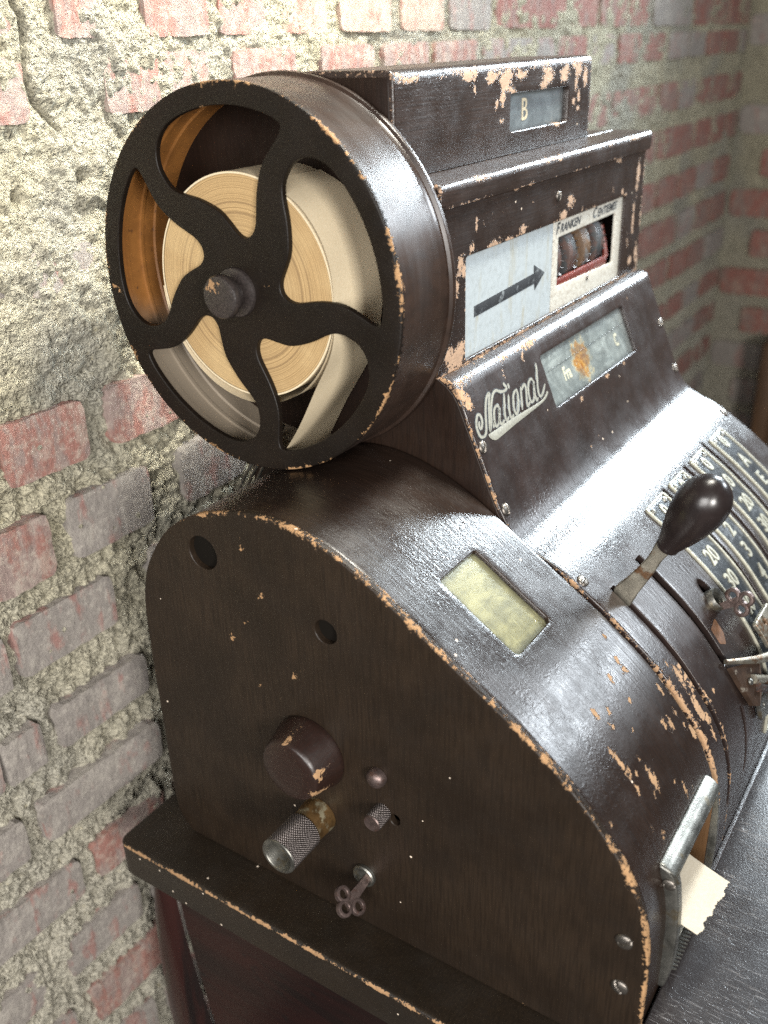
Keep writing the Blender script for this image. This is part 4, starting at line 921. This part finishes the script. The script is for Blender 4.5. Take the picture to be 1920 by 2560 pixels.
# ------------------------------------------------------------------ brick walls
def fractal(nx, nz, lx, lz, base, octs, gain=.55, seed=1):
    """value noise sampled at arrays lx (nx), lz (nz) in units; base = largest feature size"""
    r_ = np.random.default_rng(seed); out = np.zeros((nz, nx)); amp = 1; tot = 0; f = base
    for o_ in range(octs):
        gx = lx/f; gz = lz/f; x0 = gx.min()-1; z0 = gz.min()-1
        g = r_.random((int(gz.max()-z0)+4, int(gx.max()-x0)+4)); X = gx-x0; Z = gz-z0; ix = X.astype(int); iz = Z.astype(int); fx = X-ix; fz = Z-iz
        fx = fx*fx*(3-2*fx); fz = fz*fz*(3-2*fz)
        a = g[iz][:, ix]; b = g[iz][:, ix+1]; c = g[iz+1][:, ix]; d = g[iz+1][:, ix+1]
        FX = fx[None, :]; FZ = fz[:, None]
        out += amp*((a*(1-FX)+b*FX)*(1-FZ)+(c*(1-FX)+d*FX)*FZ); tot += amp; amp *= gain; f *= .5
    return out/tot
YW = 1.5; XC = 4.75
# rows: (z top, z bottom, [(x0, x1, tone)])
ROWS = []
rb_ = random.Random(11)
R0 = {0: [(-.34, -.10), (-.05, .155), (.245, .335), (.45, .625), (.665, .81), (.87, 1.03)],
      1: [(-.05, .155), (.335, .475), (.480, .615), (.69, .905), (1.0, 1.22)],
      2: [(.66, .90), (.95, 1.2)], 3: [(.72, .95)],
      4: [(-.30, -.075), (-.040, .155), (.215, .43), (.52, .76)], 5: [(-.12, .022), (.075, .294), (.39, .60), (.68, .92)],
      6: [(-.36, -.13), (-.105, .150), (.26, .50)], 7: [(-.42, -.20), (-.19, -.095), (-.055, .200), (.28, .52)],
      8: [(-.40, -.18), (-.138, .204), (.26, .50)]}
ZT = [.150, -.005, -.205, -.395, -.612, -.806, -1.006, -1.236, -1.432]; ZB = [.022, -.108, -.325, -.525, -.735, -.940, -1.128, -1.340, -1.540]
for i in range(9):
    L = [(a, b) for a, b in R0[i]]; x = L[-1][1]+rb_.uniform(.04, .07)
    while x < XC-.05:
        ln = rb_.choice([.24, .25, .26, .50]) if x > 1.4 else rb_.uniform(.18, .26); x2 = min(x+ln, XC-.01); L.append((x, x2)); x = x2+rb_.uniform(.025, .05)
    ROWS.append((ZT[i], ZB[i], L))
ROWS.append((-.322, -.402, [(.085, .240)])); ROWS.append((-.328, -.385, [(-.12, .062)]))
for k, (a, b) in enumerate(((.352, .225), (-1.635, -1.745), (-1.84, -1.95), (-2.04, -2.155), (-2.245, -2.36), (-2.45, -2.565))):
    L = []; x = -.9+rb_.uniform(0, .2)
    while x < XC-.05:
        ln = rb_.uniform(.20, .27); x2 = min(x+ln, XC-.01); L.append((x, x2)); x = x2+rb_.uniform(.04, .07)
    ROWS.append((a, b, L))
lx = np.concatenate([np.arange(-.95, -.40, .012), np.arange(-.40, .75, .0042), np.arange(.75, 1.3, .0062), np.arange(1.3, XC+.011, .016)]); lz = np.concatenate([np.arange(-2.75, -2.15, .012), np.arange(-2.15, .28, .0044), np.arange(.28, .62, .012)])
NX, NZ = len(lx), len(lz)
rough = fractal(NX, NZ, lx, lz, .11, 5, .62, 3); broad = fractal(NX, NZ, lx, lz, .6, 2, .5, 5); grit = fractal(NX, NZ, lx, lz, .020, 2, .8, 9); g_b = fractal(NX, NZ, lx, lz, .040, 1, .8, 19); g_c = fractal(NX, NZ, lx, lz, .019, 1, .8, 29)
crumb = .55*np.abs(2*g_b-1)**.8+.45*np.abs(2*g_c-1)**.8
XX, ZZ = np.meshgrid(lx, lz)
rec = np.clip((-.52-ZZ)/.12, 0, 1)*np.clip((2.0-XX)/.8, .35, 1)        # joints are raked deeper low on the left
Y = YW + .003 + .014*rec - (rough-.5)*.034 - (grit-.5)*(.012+.008*rec) - (crumb-.4)*(.016+.014*rec) - (broad-.5)*.014
Y -= np.clip(1-np.abs(ZZ+.40)/.20, 0, 1)*np.clip((.36-XX)/.1, 0, 1)*.010     # smear of lime over two courses
Y += np.exp(-((XX-(.115+.35*(ZZ+.12)+.02*np.sin(ZZ*40)))/.005)**2)*.020*((ZZ > -.20) & (ZZ < .14))*0+np.exp(-((XX-(.175+.02*np.sin(ZZ*30)-.28*(ZZ+.02)))/.0045)**2)*.022*((ZZ > -.13) & (ZZ < .16))
for (hx, hz_, hr_) in ((.245, -.212, .012), (.10, -.228, .010), (-.12, -1.21, .012), (.052, -.86, .014)): Y += .03*np.exp(-(((XX-hx)/hr_)**2+((ZZ-hz_)/(hr_*1.3))**2))
V = np.stack([XX, Y, ZZ], -1).reshape(-1, 3)
idx = np.arange(NX*NZ).reshape(NZ, NX); Fq = np.stack([idx[:-1, :-1], idx[:-1, 1:], idx[1:, 1:], idx[1:, :-1]], -1).reshape(-1, 4)
def fastmesh(name, V, Fq, mat, origin):
    me = bpy.data.meshes.new(name); Vm = V*S; Vm[:, 2] += ZO; Vm -= np.array(origin)
    me.vertices.add(len(Vm)); me.vertices.foreach_set('co', Vm.astype('f').ravel()); me.loops.add(Fq.size); me.loops.foreach_set('vertex_index', Fq.astype('i').ravel())
    me.polygons.add(len(Fq)); me.polygons.foreach_set('loop_start', np.arange(0, Fq.size, 4, dtype='i')); me.polygons.foreach_set('use_smooth', np.ones(len(Fq), bool)); me.update(calc_edges=True); me.validate()
    me.materials.append(mat); o = bpy.data.objects.new(name, me); C.objects.link(o); o.location = origin; o['_o'] = list(origin); return o
bw_ = root('brick_wall', (1.9, YW, -3.45), 'old brick wall with coarse cream lime mortar behind the register', 'wall')
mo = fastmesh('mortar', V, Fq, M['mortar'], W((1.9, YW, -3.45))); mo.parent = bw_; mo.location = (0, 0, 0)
# brick meshes: unit blocks with chipped outlines, shared
def brick_mesh(i, mat, nx=12, nz=6):
    r_ = random.Random(100+i); V = []; F = []
    def out(u, w_):  # ragged rim
        return
    for j in range(nz+1):
        for k in range(nx+1):
            u = k/nx-.5; w_ = j/nz-.5; e = (k in (0, nx)) or (j in (0, nz)); cor = (k in (0, nx)) and (j in (0, nz))
            du = r_.uniform(-.007, .007) if k in (0, nx) else 0; dw = r_.uniform(-.014, .014) if j in (0, nz) else 0
            V.append((u+du-(.02*u*2 if cor else 0), (r_.uniform(-.0022, .0022)+(.0012 if e else 0)), w_+dw-(.04*w_*2 if cor else 0)))
    f0 = lambda a, b: b*(nx+1)+a
    for j in range(nz):
        for k in range(nx): F.append((f0(k, j), f0(k+1, j), f0(k+1, j+1), f0(k, j+1)))
    rimi = [f0(k, 0) for k in range(nx+1)]+[f0(nx, j) for j in range(1, nz+1)]+[f0(k, nz) for k in range(nx-1, -1, -1)]+[f0(0, j) for j in range(nz-1, 0, -1)]
    b = len(V); V += [(V[q][0], .075, V[q][2]) for q in rimi]; n_ = len(rimi)
    for q in range(n_): F.append((rimi[q], b+q, b+(q+1) % n_, rimi[(q+1) % n_]))
    me = bpy.data.meshes.new('brick'); me.from_pydata([(x*S, y*S, z*S) for x, y, z in V], [], F); me.materials.append(mat)
    me.polygons.foreach_set('use_smooth', [True]*len(F)); me.set_sharp_from_angle(angle=math.radians(35)); return me
BM = {k: [brick_mesh(i+10*q, M[k]) for i in range(6)] for q, k in enumerate(('brickred', 'brickgrey', 'bricklime', 'brickfar'))}
rb2 = random.Random(5)
def add_brick(par, loc, sx, sz, tone, rot, base):
    o = bpy.data.objects.new('brick', rb2.choice(BM[tone])); C.objects.link(o); o.parent = par; o.location = Vector(W(loc))-Vector(base)
    o.scale = (sx, 1, sz); o.rotation_euler = rot; return o
for (zt, zb, L) in ROWS:
    for (x0, x1) in L:
        zc = (zt+zb)/2; xc = (x0+x1)/2
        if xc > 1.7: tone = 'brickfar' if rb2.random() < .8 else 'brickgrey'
        elif zc > -.3: tone = 'bricklime' if rb2.random() < .45 else 'brickred'
        elif zc > -.78: tone = 'brickred' if rb2.random() < .75 else 'brickgrey'
        else: tone = 'brickgrey' if rb2.random() < .75 else 'brickred'
        if abs(x0-.215) < .01: tone = 'brickred'
        if abs(x0-.095) < .01 or abs(x0-.075) < .01: tone = 'brickgrey'
        if x0 in (.45, .665, .335, .480): tone = 'brickred'
        proud = .007 if zc < -.55 else .004
        if zc < -1.6: proud = .000
        if xc < .1 and -.2 < zc < .2: proud = .000
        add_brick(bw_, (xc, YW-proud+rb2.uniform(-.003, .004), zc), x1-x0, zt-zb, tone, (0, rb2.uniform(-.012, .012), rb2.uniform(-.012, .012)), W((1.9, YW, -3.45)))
# side wall at the right
ly = np.arange(-1.6, YW+.02, .018); lz2 = np.arange(-3.0, .62, .018); NY2, NZ2 = len(ly), len(lz2)
r2 = fractal(NY2, NZ2, ly, lz2, .12, 5, .7, 21); b2 = fractal(NY2, NZ2, ly, lz2, .7, 2, .5, 22); YY, ZZ2 = np.meshgrid(ly, lz2)
X2 = XC+.006-(r2-.5)*.05-(b2-.5)*.03
V2 = np.stack([X2, YY, ZZ2], -1).reshape(-1, 3); idx = np.arange(NY2*NZ2).reshape(NZ2, NY2); F2 = np.stack([idx[:-1, :-1], idx[:-1, 1:], idx[1:, 1:], idx[1:, :-1]], -1).reshape(-1, 4)[:, ::-1]
sw = root('brick_wall', (XC, 0, -3.45), 'dim brick side wall meeting the back wall in the corner at the right', 'wall')
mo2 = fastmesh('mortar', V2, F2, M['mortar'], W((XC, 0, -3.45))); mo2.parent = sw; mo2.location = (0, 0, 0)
z = .50; row = 0
while z > -2.95:
    h_ = .145; y = YW-.02-(.14 if row % 2 else 0)
    while y > -.9:
        ln = rb2.uniform(.44, .52) if rb2.random() < .75 else .23; y2 = y-ln
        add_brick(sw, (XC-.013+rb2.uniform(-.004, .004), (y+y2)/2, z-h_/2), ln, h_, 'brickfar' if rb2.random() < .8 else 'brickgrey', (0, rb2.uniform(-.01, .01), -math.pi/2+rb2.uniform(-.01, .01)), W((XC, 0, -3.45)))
        y = y2-rb2.uniform(.03, .05)
    z -= .217; row += 1
pst = box('wooden_post', (4.40, 1.04, -3.44), (4.60, 1.12, -1.56), M['post'], None, .006, origin=(4.46, 1.13, -3.45)); pst['label'] = 'brown timber post standing near the corner at the right edge'; pst['category'] = 'post'
fo = sheet('floor', [(-6, -7), (XC+.1, -7), (XC+.1, YW+.1), (-6, YW+.1)], [], zmap(-3.4523), .01, .001, 1.0, M['floor'], None); fo['kind'] = 'structure'
for o in bpy.data.objects:
    if '_o' in o: del o['_o']
